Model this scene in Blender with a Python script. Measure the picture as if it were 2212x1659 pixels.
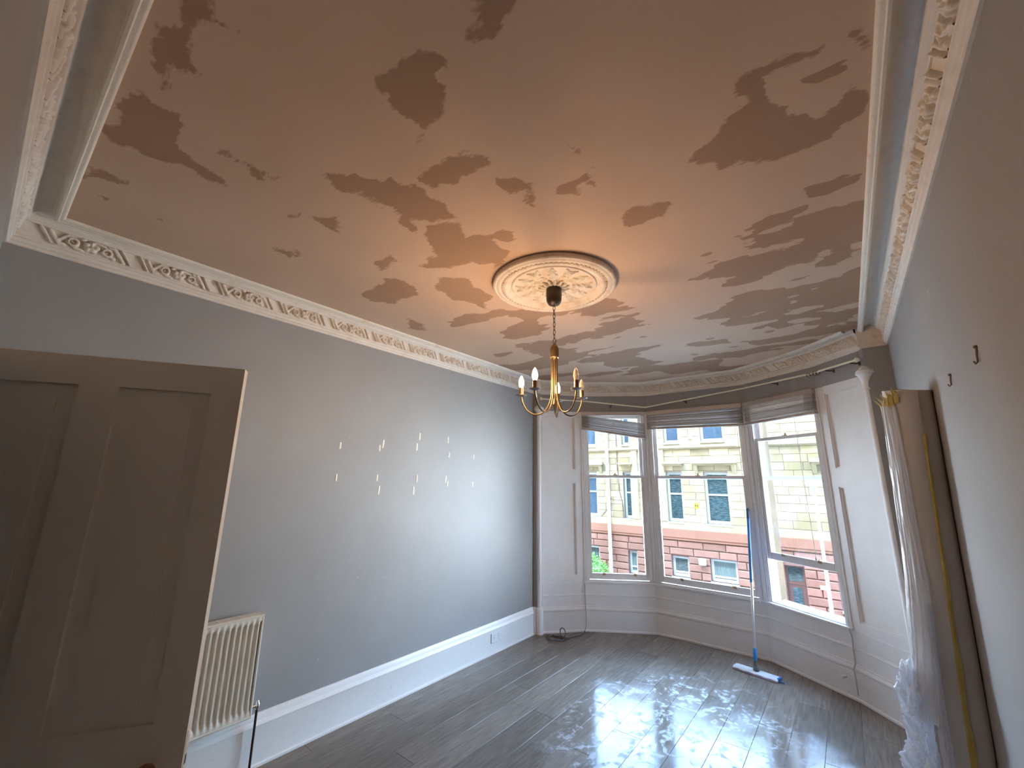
import bpy, bmesh, math, random
import numpy as np
from mathutils import Vector, Matrix

random.seed(7)
for o in list(bpy.data.objects):
    bpy.data.objects.remove(o)
SC = bpy.context.scene
COL = SC.collection
PI = math.pi

# ------------------------------------------------------------------ camera
CAM = Vector((3.2363, 0.0952, 1.8))
yaw, pitch, roll = [math.radians(a) for a in (38.16, 12.952, 0.761)]
fw = Vector((-math.sin(yaw) * math.cos(pitch), math.cos(yaw) * math.cos(pitch), math.sin(pitch)))
rt = Vector((math.cos(yaw), math.sin(yaw), 0))
up = rt.cross(fw)
rt2 = rt * math.cos(roll) + up * math.sin(roll)
up2 = rt2.cross(fw)
cd = bpy.data.cameras.new('camera')
cam = bpy.data.objects.new('camera', cd)
COL.objects.link(cam)
mw = Matrix((rt2, up2, -fw)).transposed().to_4x4()
mw.translation = CAM
cam.matrix_world = mw
cd.sensor_width = 36.0
cd.lens = 905.257 / 2212 * 36
cd.clip_start = 0.02
cd.clip_end = 300
SC.camera = cam

# ------------------------------------------------------------------ world, sun, exposure
SKY_STRENGTH = 6.3
SUN_STRENGTH = 4.0
BULB_STRENGTH = 300.0
EXPOSURE = 0.95
wd = bpy.data.worlds.new('sky')
SC.world = wd
wd.use_nodes = True
wn = wd.node_tree
bg = wn.nodes['Background']
tc = wn.nodes.new('ShaderNodeTexCoord')
sx = wn.nodes.new('ShaderNodeSeparateXYZ')
wn.links.new(tc.outputs['Generated'], sx.inputs[0])
rp = wn.nodes.new('ShaderNodeValToRGB')
rp.color_ramp.elements[0].position = 0.0
rp.color_ramp.elements[0].color = (2.6, 2.9, 3.3, 1)
rp.color_ramp.elements[1].position = 0.5
rp.color_ramp.elements[1].color = (1.05, 1.85, 3.2, 1)
wn.links.new(sx.outputs['Z'], rp.inputs[0])
wn.links.new(rp.outputs[0], bg.inputs['Color'])
bg.inputs['Strength'].default_value = SKY_STRENGTH
sl = bpy.data.lights.new('sun', 'SUN')
sl.energy = SUN_STRENGTH
sl.angle = math.radians(0.6)
sl.color = (1.0, 0.93, 0.82)
so = bpy.data.objects.new('sun', sl)
COL.objects.link(so)
so.rotation_euler = Vector((0.30, 0.60, -0.95)).to_track_quat('-Z', 'Y').to_euler()
so.location = (0, -10, 20)
SC.view_settings.view_transform = 'Standard'
SC.view_settings.look = 'None'
SC.view_settings.exposure = EXPOSURE
SC.view_settings.gamma = 1.0
SC.view_settings.use_curve_mapping = False


# ------------------------------------------------------------------ helpers
class MB:
    def __init__(self):
        self.v = []
        self.f = []

    def add(self, vs, fs):
        b = len(self.v)
        self.v += [tuple(p) for p in vs]
        self.f += [tuple(i + b for i in q) for q in fs]
        return self

    def box(self, x0, x1, y0, y1, z0, z1):
        vs = [(x, y, z) for z in (z0, z1) for y in (y0, y1) for x in (x0, x1)]
        return self.add(vs, [(0, 2, 3, 1), (4, 5, 7, 6), (0, 1, 5, 4), (2, 6, 7, 3), (0, 4, 6, 2), (1, 3, 7, 5)])

    def prism(self, pts, z0, z1):
        n = len(pts)
        vs = [(p[0], p[1], z0) for p in pts] + [(p[0], p[1], z1) for p in pts]
        fs = [(i, (i + 1) % n, n + (i + 1) % n, n + i) for i in range(n)]
        fs += [tuple(range(n - 1, -1, -1)), tuple(range(n, 2 * n))]
        return self.add(vs, fs)

    def lathe(self, prof, seg=20, c=(0, 0, 0), cap=True):
        b = len(self.v)
        n = len(prof)
        for k in range(seg):
            a = 2 * PI * k / seg
            for r, z in prof:
                self.v.append((c[0] + r * math.cos(a), c[1] + r * math.sin(a), c[2] + z))
        for k in range(seg):
            k2 = (k + 1) % seg
            for i in range(n - 1):
                self.f.append((b + k * n + i, b + k2 * n + i, b + k2 * n + i + 1, b + k * n + i + 1))
        if cap:
            self.f.append(tuple(b + k * n for k in range(seg - 1, -1, -1)))
            self.f.append(tuple(b + k * n + n - 1 for k in range(seg)))
        return self

    def tube(self, pts, r, seg=8, closed=False, caps=True):
        pts = [Vector(p) for p in pts]
        n = len(pts)
        rs = r if isinstance(r, (list, tuple)) else [r] * n
        b = len(self.v)
        prev = None
        for i, p in enumerate(pts):
            if closed:
                t = pts[(i + 1) % n] - pts[i - 1]
            else:
                t = pts[min(i + 1, n - 1)] - pts[max(i - 1, 0)]
            t.normalize()
            if prev is None:
                a = Vector((0, 0, 1)) if abs(t.z) < 0.9 else Vector((1, 0, 0))
                u = t.cross(a).normalized()
            else:
                u = (prev - t * prev.dot(t)).normalized()
            prev = u
            w = t.cross(u)
            for k in range(seg):
                a = 2 * PI * k / seg
                self.v.append(tuple(p + (u * math.cos(a) + w * math.sin(a)) * rs[i]))
        m = n if closed else n - 1
        for i in range(m):
            j = (i + 1) % n
            for k in range(seg):
                k2 = (k + 1) % seg
                self.f.append((b + i * seg + k, b + i * seg + k2, b + j * seg + k2, b + j * seg + k))
        if caps and not closed:
            self.f.append(tuple(b + k for k in range(seg - 1, -1, -1)))
            self.f.append(tuple(b + (n - 1) * seg + k for k in range(seg)))
        return self

    def grid(self, fn, nu, nv):
        b = len(self.v)
        for i in range(nu + 1):
            for j in range(nv + 1):
                self.v.append(tuple(fn(i / nu, j / nv)))
        for i in range(nu):
            for j in range(nv):
                a = b + i * (nv + 1) + j
                self.f.append((a, a + nv + 1, a + nv + 2, a + 1))
        return self

    def mesh(self, name, mat, smooth=False, bevel=0, weld=False):
        me = bpy.data.meshes.new(name)
        me.from_pydata(self.v, [], self.f)
        bm = bmesh.new()
        bm.from_mesh(me)
        if weld:
            bmesh.ops.remove_doubles(bm, verts=bm.verts, dist=1e-5)
        if bevel:
            es = [e for e in bm.edges if len(e.link_faces) == 2 and e.calc_face_angle(0) > 0.6]
            bmesh.ops.bevel(bm, geom=es, offset=bevel, segments=1, affect='EDGES', clamp_overlap=True)
        bmesh.ops.recalc_face_normals(bm, faces=bm.faces)
        bm.to_mesh(me)
        bm.free()
        if mat:
            for m in (mat if isinstance(mat, (list, tuple)) else [mat]):
                me.materials.append(m)
        if smooth:
            me.polygons.foreach_set('use_smooth', [True] * len(me.polygons))
            try:
                me.set_sharp_from_angle(angle=math.radians(smooth if smooth is not True else 40))
            except Exception:
                pass
        return me

    def obj(self, name, mat, parent=None, loc=None, rz=0, **k):
        o = bpy.data.objects.new(name, self.mesh(name, mat, **k))
        COL.objects.link(o)
        if parent is not None:
            o.parent = parent
        if loc is not None:
            o.location = loc
        if rz:
            o.rotation_euler = (0, 0, rz)
        return o


def tag(o, label=None, cat=None, group=None, kind=None):
    if label:
        o['label'] = label
    if cat:
        o['category'] = cat
    if group:
        o['group'] = group
    if kind:
        o['kind'] = kind
    return o


def empty(name, loc=(0, 0, 0), rz=0, label=None, cat=None, group=None, kind=None):
    o = bpy.data.objects.new(name, None)
    o.empty_display_size = 0.1
    COL.objects.link(o)
    o.location = loc
    o.rotation_euler = (0, 0, rz)
    return tag(o, label, cat, group, kind)


def copy_tree(o, parent=None):
    c = o.copy()
    COL.objects.link(c)
    if parent is not None:
        c.parent = parent
    for ch in list(o.children):
        copy_tree(ch, c)
    return c


def sweep(path, prof, side=1, closed_prof=False):
    """sweep profile (d, z) along a 2D polyline; d is offset to the side (+1 = left of travel)"""
    P = [Vector(p) for p in path]
    n = len(P)
    mb = MB()
    for i in range(n):
        d0 = (P[i] - P[i - 1]).normalized() if i > 0 else None
        d1 = (P[i + 1] - P[i]).normalized() if i < n - 1 else None
        if d0 is None:
            d0 = d1
        if d1 is None:
            d1 = d0
        n0 = Vector((-d0.y, d0.x)) * side
        n1 = Vector((-d1.y, d1.x)) * side
        m = (n0 + n1).normalized()
        m = m / max(0.3, m.dot(n0))
        for d, z in prof:
            q = P[i] + m * d
            mb.v.append((q.x, q.y, z))
    k = len(prof)
    for i in range(n - 1):
        for j in range(k if closed_prof else k - 1):
            j2 = (j + 1) % k
            mb.f.append((i * k + j, (i + 1) * k + j, (i + 1) * k + j2, i * k + j2))
    if closed_prof:
        mb.f.append(tuple(range(k)))
        mb.f.append(tuple((n - 1) * k + j for j in range(k - 1, -1, -1)))
    return mb


# value noise (numpy) for baked stains and crumples
def vnoise(x, y, seed=0):
    x = np.asarray(x, float)
    y = np.asarray(y, float)
    rs = np.random.RandomState(seed)
    T = rs.rand(256, 256)
    xi = np.floor(x).astype(int)
    yi = np.floor(y).astype(int)
    fx = x - xi
    fy = y - yi
    fx = fx * fx * (3 - 2 * fx)
    fy = fy * fy * (3 - 2 * fy)
    a = T[xi % 256, yi % 256]
    b = T[(xi + 1) % 256, yi % 256]
    c = T[xi % 256, (yi + 1) % 256]
    d = T[(xi + 1) % 256, (yi + 1) % 256]
    return (a * (1 - fx) + b * fx) * (1 - fy) + (c * (1 - fx) + d * fx) * fy


def fbm(x, y, seed=0, octv=4):
    s = 0
    a = 0.5
    for o in range(octv):
        s = s + a * vnoise(x * 2 ** o, y * 2 ** o, seed + o)
        a *= 0.5
    return s / (1 - 0.5 ** octv)


# ------------------------------------------------------------------ materials
def new_mat(name):
    m = bpy.data.materials.new(name)
    m.use_nodes = True
    nt = m.node_tree
    return m, nt, nt.nodes['Principled BSDF']


def pmat(name, col, rough=0.5, metal=0.0, spec=0.5, noise=None, bump=None, rnd=0.0, coat=0.0):
    """noise = (scale, col2, lo, hi[, stretch]) ; bump = (scale, strength)"""
    m, nt, p = new_mat(name)
    N = nt.nodes
    L = nt.links
    p.inputs['Roughness'].default_value = rough
    p.inputs['Metallic'].default_value = metal
    p.inputs['Specular IOR Level'].default_value = spec
    p.inputs['Coat Weight'].default_value = coat
    geo = N.new('ShaderNodeNewGeometry')
    src = None
    if noise:
        sc, c2, lo, hi = noise[:4]
        t = N.new('ShaderNodeTexNoise')
        t.inputs['Scale'].default_value = sc
        t.inputs['Detail'].default_value = 6
        t.inputs['Roughness'].default_value = 0.6
        if len(noise) > 4:
            mp = N.new('ShaderNodeMapping')
            mp.inputs['Scale'].default_value = noise[4]
            L.new(geo.outputs['Position'], mp.inputs['Vector'])
            L.new(mp.outputs[0], t.inputs['Vector'])
        else:
            L.new(geo.outputs['Position'], t.inputs['Vector'])
        r = N.new('ShaderNodeValToRGB')
        r.color_ramp.elements[0].position = lo
        r.color_ramp.elements[1].position = hi
        r.color_ramp.elements[0].color = (*col, 1)
        r.color_ramp.elements[1].color = (*c2, 1)
        L.new(t.outputs['Fac'], r.inputs[0])
        src = r.outputs[0]
    if rnd:
        oi = N.new('ShaderNodeObjectInfo')
        mr = N.new('ShaderNodeMapRange')
        mr.inputs['To Min'].default_value = 1 - rnd
        mr.inputs['To Max'].default_value = 1 + rnd
        L.new(oi.outputs['Random'], mr.inputs['Value'])
        vm = N.new('ShaderNodeVectorMath')
        vm.operation = 'SCALE'
        if src is not None:
            L.new(src, vm.inputs[0])
        else:
            vm.inputs[0].default_value = col
        L.new(mr.outputs[0], vm.inputs['Scale'])
        src = vm.outputs[0]
    if src is not None:
        L.new(src, p.inputs['Base Color'])
    else:
        p.inputs['Base Color'].default_value = (*col, 1)
    if bump:
        t2 = N.new('ShaderNodeTexNoise')
        t2.inputs['Scale'].default_value = bump[0]
        t2.inputs['Detail'].default_value = 4
        L.new(geo.outputs['Position'], t2.inputs['Vector'])
        b = N.new('ShaderNodeBump')
        b.inputs['Strength'].default_value = bump[1]
        b.inputs['Distance'].default_value = 0.01
        L.new(t2.outputs['Fac'], b.inputs['Height'])
        L.new(b.outputs[0], p.inputs['Normal'])
    return m


M = {}
M['wall'] = pmat('grey_wall_paint', (0.295, 0.285, 0.276), 0.5, spec=0.35, noise=(3.0, (0.312, 0.302, 0.293), 0.35, 0.7), bump=(60, 0.06))
def scuffs(m):
    nt = m.node_tree
    N, L = nt.nodes, nt.links
    p = N['Principled BSDF']
    src = p.inputs['Base Color'].links[0].from_socket
    g = N.new('ShaderNodeNewGeometry')
    t = N.new('ShaderNodeTexNoise')
    t.inputs['Scale'].default_value = 16
    t.inputs['Detail'].default_value = 3
    mp = N.new('ShaderNodeMapping')
    mp.inputs['Scale'].default_value = (1, 1.6, 0.8)
    mp.inputs['Location'].default_value = (0, 0.3, 0.7)
    L.new(g.outputs['Position'], mp.inputs['Vector'])
    L.new(mp.outputs[0], t.inputs['Vector'])
    r = N.new('ShaderNodeMapRange')
    r.inputs['From Min'].default_value = 0.73
    r.inputs['From Max'].default_value = 0.78
    r.inputs['To Max'].default_value = 0.45
    L.new(t.outputs['Fac'], r.inputs['Value'])
    mx = N.new('ShaderNodeMix')
    mx.data_type = 'RGBA'
    L.new(r.outputs[0], mx.inputs['Factor'])
    L.new(src, mx.inputs['A'])
    mx.inputs['B'].default_value = (0.62, 0.58, 0.52, 1)
    L.new(mx.outputs['Result'], p.inputs['Base Color'])


scuffs(M['wall'])
M['white'] = pmat('white_gloss_paint', (0.78, 0.765, 0.75), 0.35, noise=(5.0, (0.74, 0.72, 0.69), 0.4, 0.75), bump=(40, 0.05))
M['skirt'] = pmat('worn_white_skirting_paint', (0.80, 0.78, 0.74), 0.35, noise=(22.0, (0.62, 0.56, 0.49), 0.66, 0.74), bump=(40, 0.06))
M['plaster'] = pmat('cream_plaster_moulding', (0.74, 0.68, 0.60), 0.7, spec=0.2, noise=(14.0, (0.66, 0.585, 0.50), 0.5, 0.75), bump=(90, 0.15))
M['rim'] = pmat('stained_plaster_rim', (0.76, 0.70, 0.60), 0.7, spec=0.2, noise=(6.0, (0.66, 0.44, 0.30), 0.6, 0.78), bump=(70, 0.25))
M['dirty_cream'] = pmat('dusty_cream_plaster', (0.72, 0.63, 0.53), 0.75, spec=0.2, noise=(12.0, (0.55, 0.40, 0.28), 0.5, 0.75), bump=(90, 0.2))
M['blind'] = pmat('washed_wood_slat', (0.42, 0.345, 0.285), 0.5, noise=(30, (0.49, 0.41, 0.345), 0.4, 0.7, (0.6, 0.6, 8)), rnd=0.2)
M['brass'] = pmat('antique_brass', (0.17, 0.115, 0.06), 0.4, metal=0.85)
M['brown_metal'] = pmat('dark_bronze', (0.06, 0.04, 0.03), 0.4, metal=0.6)
M['brass_lift'] = pmat('worn_brass', (0.55, 0.36, 0.18), 0.35, metal=0.8)
M['candle'] = pmat('bronze_candle_sleeve', (0.16, 0.09, 0.05), 0.35, metal=0.6)
M['dish'] = pmat('pewter_drip_dish', (0.36, 0.32, 0.30), 0.35, metal=0.7)
M['chrome'] = pmat('chrome', (0.7, 0.7, 0.7), 0.15, metal=1.0)
M['silver'] = pmat('brushed_aluminium', (0.75, 0.77, 0.78), 0.3, metal=0.85)
M['blue'] = pmat('blue_plastic', (0.03, 0.20, 0.55), 0.35)
M['dark_blue'] = pmat('slate_blue_grip', (0.06, 0.09, 0.17), 0.5)
M['blue_bright'] = pmat('bright_blue_plastic', (0.03, 0.28, 0.70), 0.35)
M['grey_plastic'] = pmat('grey_plastic', (0.10, 0.12, 0.13), 0.4)
M['mopwhite'] = pmat('white_mop_frame', (0.80, 0.84, 0.82), 0.4)
M['mopcloth'] = pmat('lilac_white_microfibre', (0.55, 0.52, 0.68), 0.9, bump=(200, 0.6))
M['pipe'] = pmat('dark_pipe', (0.05, 0.035, 0.03), 0.4, metal=0.4)
M['cable'] = pmat('grey_cable', (0.09, 0.085, 0.09), 0.5)
M['cable_paint'] = pmat('painted_over_cable', (0.45, 0.42, 0.40), 0.5)
M['rad'] = pmat('cream_radiator_enamel', (0.66, 0.62, 0.52), 0.35, noise=(8, (0.6, 0.55, 0.45), 0.5, 0.8))
M['door'] = pmat('door_white_paint', (0.74, 0.69, 0.60), 0.4, noise=(2.0, (0.69, 0.65, 0.57), 0.4, 0.7))
M['door_edge'] = pmat('door_edge_cream', (0.80, 0.76, 0.66), 0.4)
M['wood_knob'] = pmat('varnished_wood_knob', (0.35, 0.20, 0.11), 0.3)
M['strip'] = pmat('cream_adhesive_strip', (0.80, 0.76, 0.64), 0.7, rnd=0.08)
M['socket'] = pmat('white_socket_plastic', (0.74, 0.74, 0.74), 0.3)
M['black'] = pmat('black_hole', (0.01, 0.01, 0.01), 0.6)
M['hook'] = pmat('old_iron_hook', (0.20, 0.16, 0.125), 0.6, metal=0.3)
M['pole'] = pmat('cream_curtain_pole', (0.78, 0.74, 0.55), 0.35)
M['bracket'] = pmat('bronze_bracket', (0.10, 0.08, 0.07), 0.45, metal=0.5)
M['clear'] = pmat('clear_curtain_ring', (0.5, 0.47, 0.42), 0.2)
M['rollmat'] = pmat('beige_underlay_backing', (0.66, 0.60, 0.54), 0.75, spec=0.2, noise=(5.0, (0.62, 0.54, 0.45), 0.4, 0.8, (1, 1, 0.5)), bump=(50, 0.15))
M['foam'] = pmat('yellow_underlay_foam', (0.50, 0.38, 0.09), 0.9, noise=(12, (0.54, 0.42, 0.16), 0.4, 0.7), bump=(60, 0.5))
M['subfloor'] = pmat('pale_seam_base', (0.50, 0.48, 0.45), 0.6)  # pale substrate in the seams also stands in for light caught on bevels
M['cord'] = pmat('white_cord', (0.6, 0.55, 0.5), 0.7)
M['acorn'] = pmat('white_acorn_pull', (0.8, 0.8, 0.78), 0.3)
M['sandstone'] = pmat('cream_sandstone_block', (0.205, 0.152, 0.080), 0.85, spec=0.1, noise=(1.3, (0.265, 0.212, 0.135), 0.35, 0.7), bump=(6, 0.5), rnd=0.25)
M['sand_plain'] = pmat('cream_sandstone_plain', (0.235, 0.185, 0.112), 0.85, spec=0.1, noise=(1.1, (0.185, 0.14, 0.078), 0.4, 0.75), bump=(6, 0.5))
M['redstone'] = pmat('red_sandstone_block', (0.150, 0.072, 0.050), 0.85, spec=0.1, noise=(1.6, (0.19, 0.100, 0.074), 0.35, 0.7), bump=(9, 1.0), rnd=0.14)
M['redplain'] = pmat('red_sandstone_band', (0.185, 0.085, 0.054), 0.85, spec=0.1, noise=(1.2, (0.16, 0.075, 0.048), 0.4, 0.75), bump=(6, 0.4))
M['mortar'] = pmat('mortar_joint', (0.14, 0.105, 0.06), 0.9)
M['redmortar'] = pmat('red_mortar_joint', (0.10, 0.05, 0.035), 0.9)
M['whiteframe'] = pmat('white_window_timber', (0.36, 0.36, 0.355), 0.4)
M['pane_dark'] = pmat('dark_street_window_glass', (0.018, 0.032, 0.034), 0.12, spec=0.2, noise=(5.0, (0.075, 0.105, 0.108), 0.45, 0.65, (1.2, 1, 10)), bump=(3, 0.2))
M['pane_blue'] = pmat('blue_grey_curtained_glass', (0.035, 0.055, 0.075), 0.15, spec=0.15, noise=(2.0, (0.06, 0.08, 0.10), 0.4, 0.7, (3, 1, 0.6)))
M['net'] = pmat('net_curtain_behind_glass', (0.075, 0.10, 0.094), 0.4, spec=0.2, noise=(6.0, (0.14, 0.165, 0.155), 0.35, 0.7, (5, 1, 0.5)))
M['gutterpipe'] = pmat('white_painted_downpipe', (0.55, 0.55, 0.55), 0.5)
M['doorbrown'] = pmat('brown_painted_street_door', (0.08, 0.03, 0.018), 0.35)
M['yellow_sign'] = pmat('yellow_hydrant_sign', (0.45, 0.25, 0.01), 0.5)
M['lamp_steel'] = pmat('pale_galvanised_steel', (0.17, 0.215, 0.23), 0.5, metal=0.2)
M['asphalt'] = pmat('street_asphalt', (0.3, 0.3, 0.29), 0.9, noise=(3, (0.36, 0.36, 0.34), 0.4, 0.7))
M['pavement'] = pmat('pavement_slabs', (0.36, 0.34, 0.31), 0.9, noise=(2, (0.30, 0.285, 0.26), 0.4, 0.7))
M['leaf'] = pmat('bright_green_leaves', (0.06, 0.19, 0.02), 0.6, noise=(6, (0.14, 0.28, 0.05), 0.4, 0.65))
M['stem'] = pmat('woody_stem', (0.12, 0.08, 0.05), 0.8)
M['stonepier'] = pmat('tan_sandstone_pier', (0.10, 0.067, 0.035), 0.85, spec=0.1, noise=(4, (0.08, 0.053, 0.027), 0.4, 0.7), bump=(20, 0.3))


def ceiling_mat():
    m, nt, p = new_mat('drying_plaster_ceiling')
    N, L = nt.nodes, nt.links
    p.inputs['Roughness'].default_value = 0.85
    p.inputs['Specular IOR Level'].default_value = 0.15
    at = N.new('ShaderNodeAttribute')
    at.attribute_name = 'damp'
    geo = N.new('ShaderNodeNewGeometry')
    t = N.new('ShaderNodeTexNoise')
    t.inputs['Scale'].default_value = 55
    t.inputs['Detail'].default_value = 5
    mp = N.new('ShaderNodeMapping')
    mp.inputs['Scale'].default_value = (0.6, 1.4, 1)
    L.new(geo.outputs['Position'], mp.inputs['Vector'])
    L.new(mp.outputs[0], t.inputs['Vector'])
    ma = N.new('ShaderNodeMath')
    ma.operation = 'MULTIPLY_ADD'
    ma.inputs[1].default_value = 0.50
    L.new(t.outputs['Fac'], ma.inputs[0])
    L.new(at.outputs['Fac'], ma.inputs[2])
    r = N.new('ShaderNodeValToRGB')
    e = r.color_ramp.elements
    e[0].position = 0.70
    e[1].position = 0.84
    e[0].color = (0.62, 0.44, 0.315, 1)
    e[1].color = (0.40, 0.253, 0.163, 1)
    L.new(ma.outputs[0], r.inputs[0])
    t2 = N.new('ShaderNodeTexNoise')
    t2.inputs['Scale'].default_value = 2.2
    t2.inputs['Detail'].default_value = 8
    L.new(geo.outputs['Position'], t2.inputs['Vector'])
    mr = N.new('ShaderNodeMapRange')
    mr.inputs['To Min'].default_value = 0.88
    mr.inputs['To Max'].default_value = 1.10
    L.new(t2.outputs['Fac'], mr.inputs['Value'])
    vm = N.new('ShaderNodeVectorMath')
    vm.operation = 'SCALE'
    L.new(r.outputs[0], vm.inputs[0])
    L.new(mr.outputs[0], vm.inputs['Scale'])
    L.new(vm.outputs[0], p.inputs['Base Color'])
    return m


M['ceiling'] = ceiling_mat()


def floor_mat():
    m, nt, p = new_mat('wet_laminate_plank')
    N, L = nt.nodes, nt.links
    geo = N.new('ShaderNodeNewGeometry')
    pos = geo.outputs['Position']
    oi = N.new('ShaderNodeObjectInfo')

    def noise(scale, detail, stretch=None, dist=0.0, off=0):
        t = N.new('ShaderNodeTexNoise')
        t.inputs['Scale'].default_value = scale
        t.inputs['Detail'].default_value = detail
        t.inputs['Distortion'].default_value = dist
        mp = N.new('ShaderNodeMapping')
        mp.inputs['Location'].default_value = (off, off, 0)
        if stretch:
            mp.inputs['Scale'].default_value = stretch
        L.new(pos, mp.inputs['Vector'])
        L.new(mp.outputs[0], t.inputs['Vector'])
        return t.outputs['Fac']

    def ramp(src, lo, hi, c0=(0, 0, 0, 1), c1=(1, 1, 1, 1)):
        r = N.new('ShaderNodeValToRGB')
        r.color_ramp.elements[0].position = lo
        r.color_ramp.elements[1].position = hi
        r.color_ramp.elements[0].color = c0
        r.color_ramp.elements[1].color = c1
        L.new(src, r.inputs[0])
        return r.outputs[0]

    def math_(op, a, b):
        x = N.new('ShaderNodeMath')
        x.operation = op
        x.use_clamp = True
        for i, s in enumerate((a, b)):
            if isinstance(s, (int, float)):
                x.inputs[i].default_value = s
            else:
                L.new(s, x.inputs[i])
        return x.outputs[0]

    grain = ramp(noise(9, 7, (6, 0.5, 1)), 0.3, 0.75, (0.165, 0.130, 0.103, 1), (0.25, 0.205, 0.163, 1))
    mr = N.new('ShaderNodeMapRange')
    mr.inputs['To Min'].default_value = 0.86
    mr.inputs['To Max'].default_value = 1.18
    L.new(oi.outputs['Random'], mr.inputs['Value'])
    vm = N.new('ShaderNodeVectorMath')
    vm.operation = 'SCALE'
    L.new(grain, vm.inputs[0])
    L.new(mr.outputs[0], vm.inputs['Scale'])
    # plaster dust smeared while mopping, in one area of the floor
    mp = N.new('ShaderNodeMapping')
    mp.inputs['Location'].default_value = (-2.0 / 0.95, -3.65 / 1.35, 0)
    mp.inputs['Scale'].default_value = (1 / 0.95, 1 / 1.35, 0)
    L.new(pos, mp.inputs['Vector'])
    ln = N.new('ShaderNodeVectorMath')
    ln.operation = 'LENGTH'
    L.new(mp.outputs[0], ln.inputs[0])
    area = ramp(ln.outputs['Value'], 0.45, 1.1, (1, 1, 1, 1), (0, 0, 0, 1))
    dust = math_('MULTIPLY', ramp(noise(6, 8, (1.2, 0.9, 1), 1.5), 0.50, 0.60), ramp(noise(20, 6, None, 0.8, 3.1), 0.42, 0.56))
    dust = math_('MULTIPLY', dust, area)
    film = math_('MULTIPLY', ramp(noise(2.6, 4, None, 0.6, 7.7), 0.42, 0.62), area)
    c1 = N.new('ShaderNodeMix')
    c1.data_type = 'RGBA'
    L.new(math_('MULTIPLY', film, 0.28), c1.inputs['Factor'])
    L.new(vm.outputs[0], c1.inputs['A'])
    c1.inputs['B'].default_value = (0.40, 0.38, 0.37, 1)
    c2 = N.new('ShaderNodeMix')
    c2.data_type = 'RGBA'
    L.new(math_('MULTIPLY', dust, 0.75), c2.inputs['Factor'])
    L.new(c1.outputs['Result'], c2.inputs['A'])
    c2.inputs['B'].default_value = (0.55, 0.55, 0.56, 1)
    L.new(c2.outputs['Result'], p.inputs['Base Color'])
    rr = ramp(noise(3.5, 5, None, 0.4, 1.3), 0.3, 0.7, (0.07, 0.07, 0.07, 1), (0.17, 0.17, 0.17, 1))
    L.new(math_('ADD', rr, math_('MULTIPLY', dust, 0.45)), p.inputs['Roughness'])
    p.inputs['IOR'].default_value = 1.36
    p.inputs['Specular IOR Level'].default_value = 0.34
    b = N.new('ShaderNodeBump')
    b.inputs['Strength'].default_value = 0.06
    b.inputs['Distance'].default_value = 0.01
    L.new(noise(5, 3, (2, 0.6, 1), 0.3, 4.0), b.inputs['Height'])
    L.new(b.outputs[0], p.inputs['Normal'])
    return m


M['plank'] = floor_mat()


def glass_mat(name, dirt=0.0):
    m = bpy.data.materials.new(name)
    m.use_nodes = True
    nt = m.node_tree
    N, L = nt.nodes, nt.links
    N.clear()
    out = N.new('ShaderNodeOutputMaterial')
    tr = N.new('ShaderNodeBsdfTransparent')
    tr.inputs[0].default_value = (0.96, 0.98, 0.97, 1)
    gl = N.new('ShaderNodeBsdfGlossy')
    gl.inputs['Roughness'].default_value = 0.01
    fr = N.new('ShaderNodeFresnel')
    fr.inputs['IOR'].default_value = 1.35
    mx = N.new('ShaderNodeMixShader')
    L.new(fr.outputs[0], mx.inputs[0])
    L.new(tr.outputs[0], mx.inputs[1])
    L.new(gl.outputs[0], mx.inputs[2])
    last = mx.outputs[0]
    if dirt:
        df = N.new('ShaderNodeBsdfTranslucent')
        df.inputs[0].default_value = (0.8, 0.8, 0.8, 1)
        t = N.new('ShaderNodeTexNoise')
        t.inputs['Scale'].default_value = 4
        t.inputs['Detail'].default_value = 7
        t.inputs['Distortion'].default_value = 1.0
        g = N.new('ShaderNodeNewGeometry')
        L.new(g.outputs['Position'], t.inputs['Vector'])
        r = N.new('ShaderNodeMapRange')
        r.inputs['From Min'].default_value = 0.45
        r.inputs['From Max'].default_value = 0.75
        r.inputs['To Max'].default_value = dirt
        L.new(t.outputs['Fac'], r.inputs['Value'])
        m2 = N.new('ShaderNodeMixShader')
        L.new(r.outputs[0], m2.inputs[0])
        L.new(last, m2.inputs[1])
        L.new(df.outputs[0], m2.inputs[2])
        last = m2.outputs[0]
    L.new(last, out.inputs[0])
    return m


M['glass'] = glass_mat('window_glass')
M['glass_dirty'] = glass_mat('smeared_window_glass', 0.014)


def film_mat():
    m = bpy.data.materials.new('polythene_film')
    m.use_nodes = True
    nt = m.node_tree
    N, L = nt.nodes, nt.links
    N.clear()
    out = N.new('ShaderNodeOutputMaterial')
    tr = N.new('ShaderNodeBsdfTransparent')
    df = N.new('ShaderNodeBsdfDiffuse')
    df.inputs[0].default_value = (0.93, 0.93, 0.95, 1)
    tl = N.new('ShaderNodeBsdfTranslucent')
    tl.inputs[0].default_value = (0.80, 0.82, 0.86, 1)
    gl = N.new('ShaderNodeBsdfGlossy')
    gl.inputs['Roughness'].default_value = 0.25
    a = N.new('ShaderNodeMixShader')
    a.inputs[0].default_value = 0.45
    L.new(df.outputs[0], a.inputs[1])
    L.new(tl.outputs[0], a.inputs[2])
    b = N.new('ShaderNodeMixShader')
    b.inputs[0].default_value = 0.12
    L.new(a.outputs[0], b.inputs[1])
    L.new(gl.outputs[0], b.inputs[2])
    c = N.new('ShaderNodeMixShader')
    c.inputs[0].default_value = 0.9
    L.new(tr.outputs[0], c.inputs[1])
    L.new(b.outputs[0], c.inputs[2])
    L.new(c.outputs[0], out.inputs[0])
    return m


M['film'] = film_mat()


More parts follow.
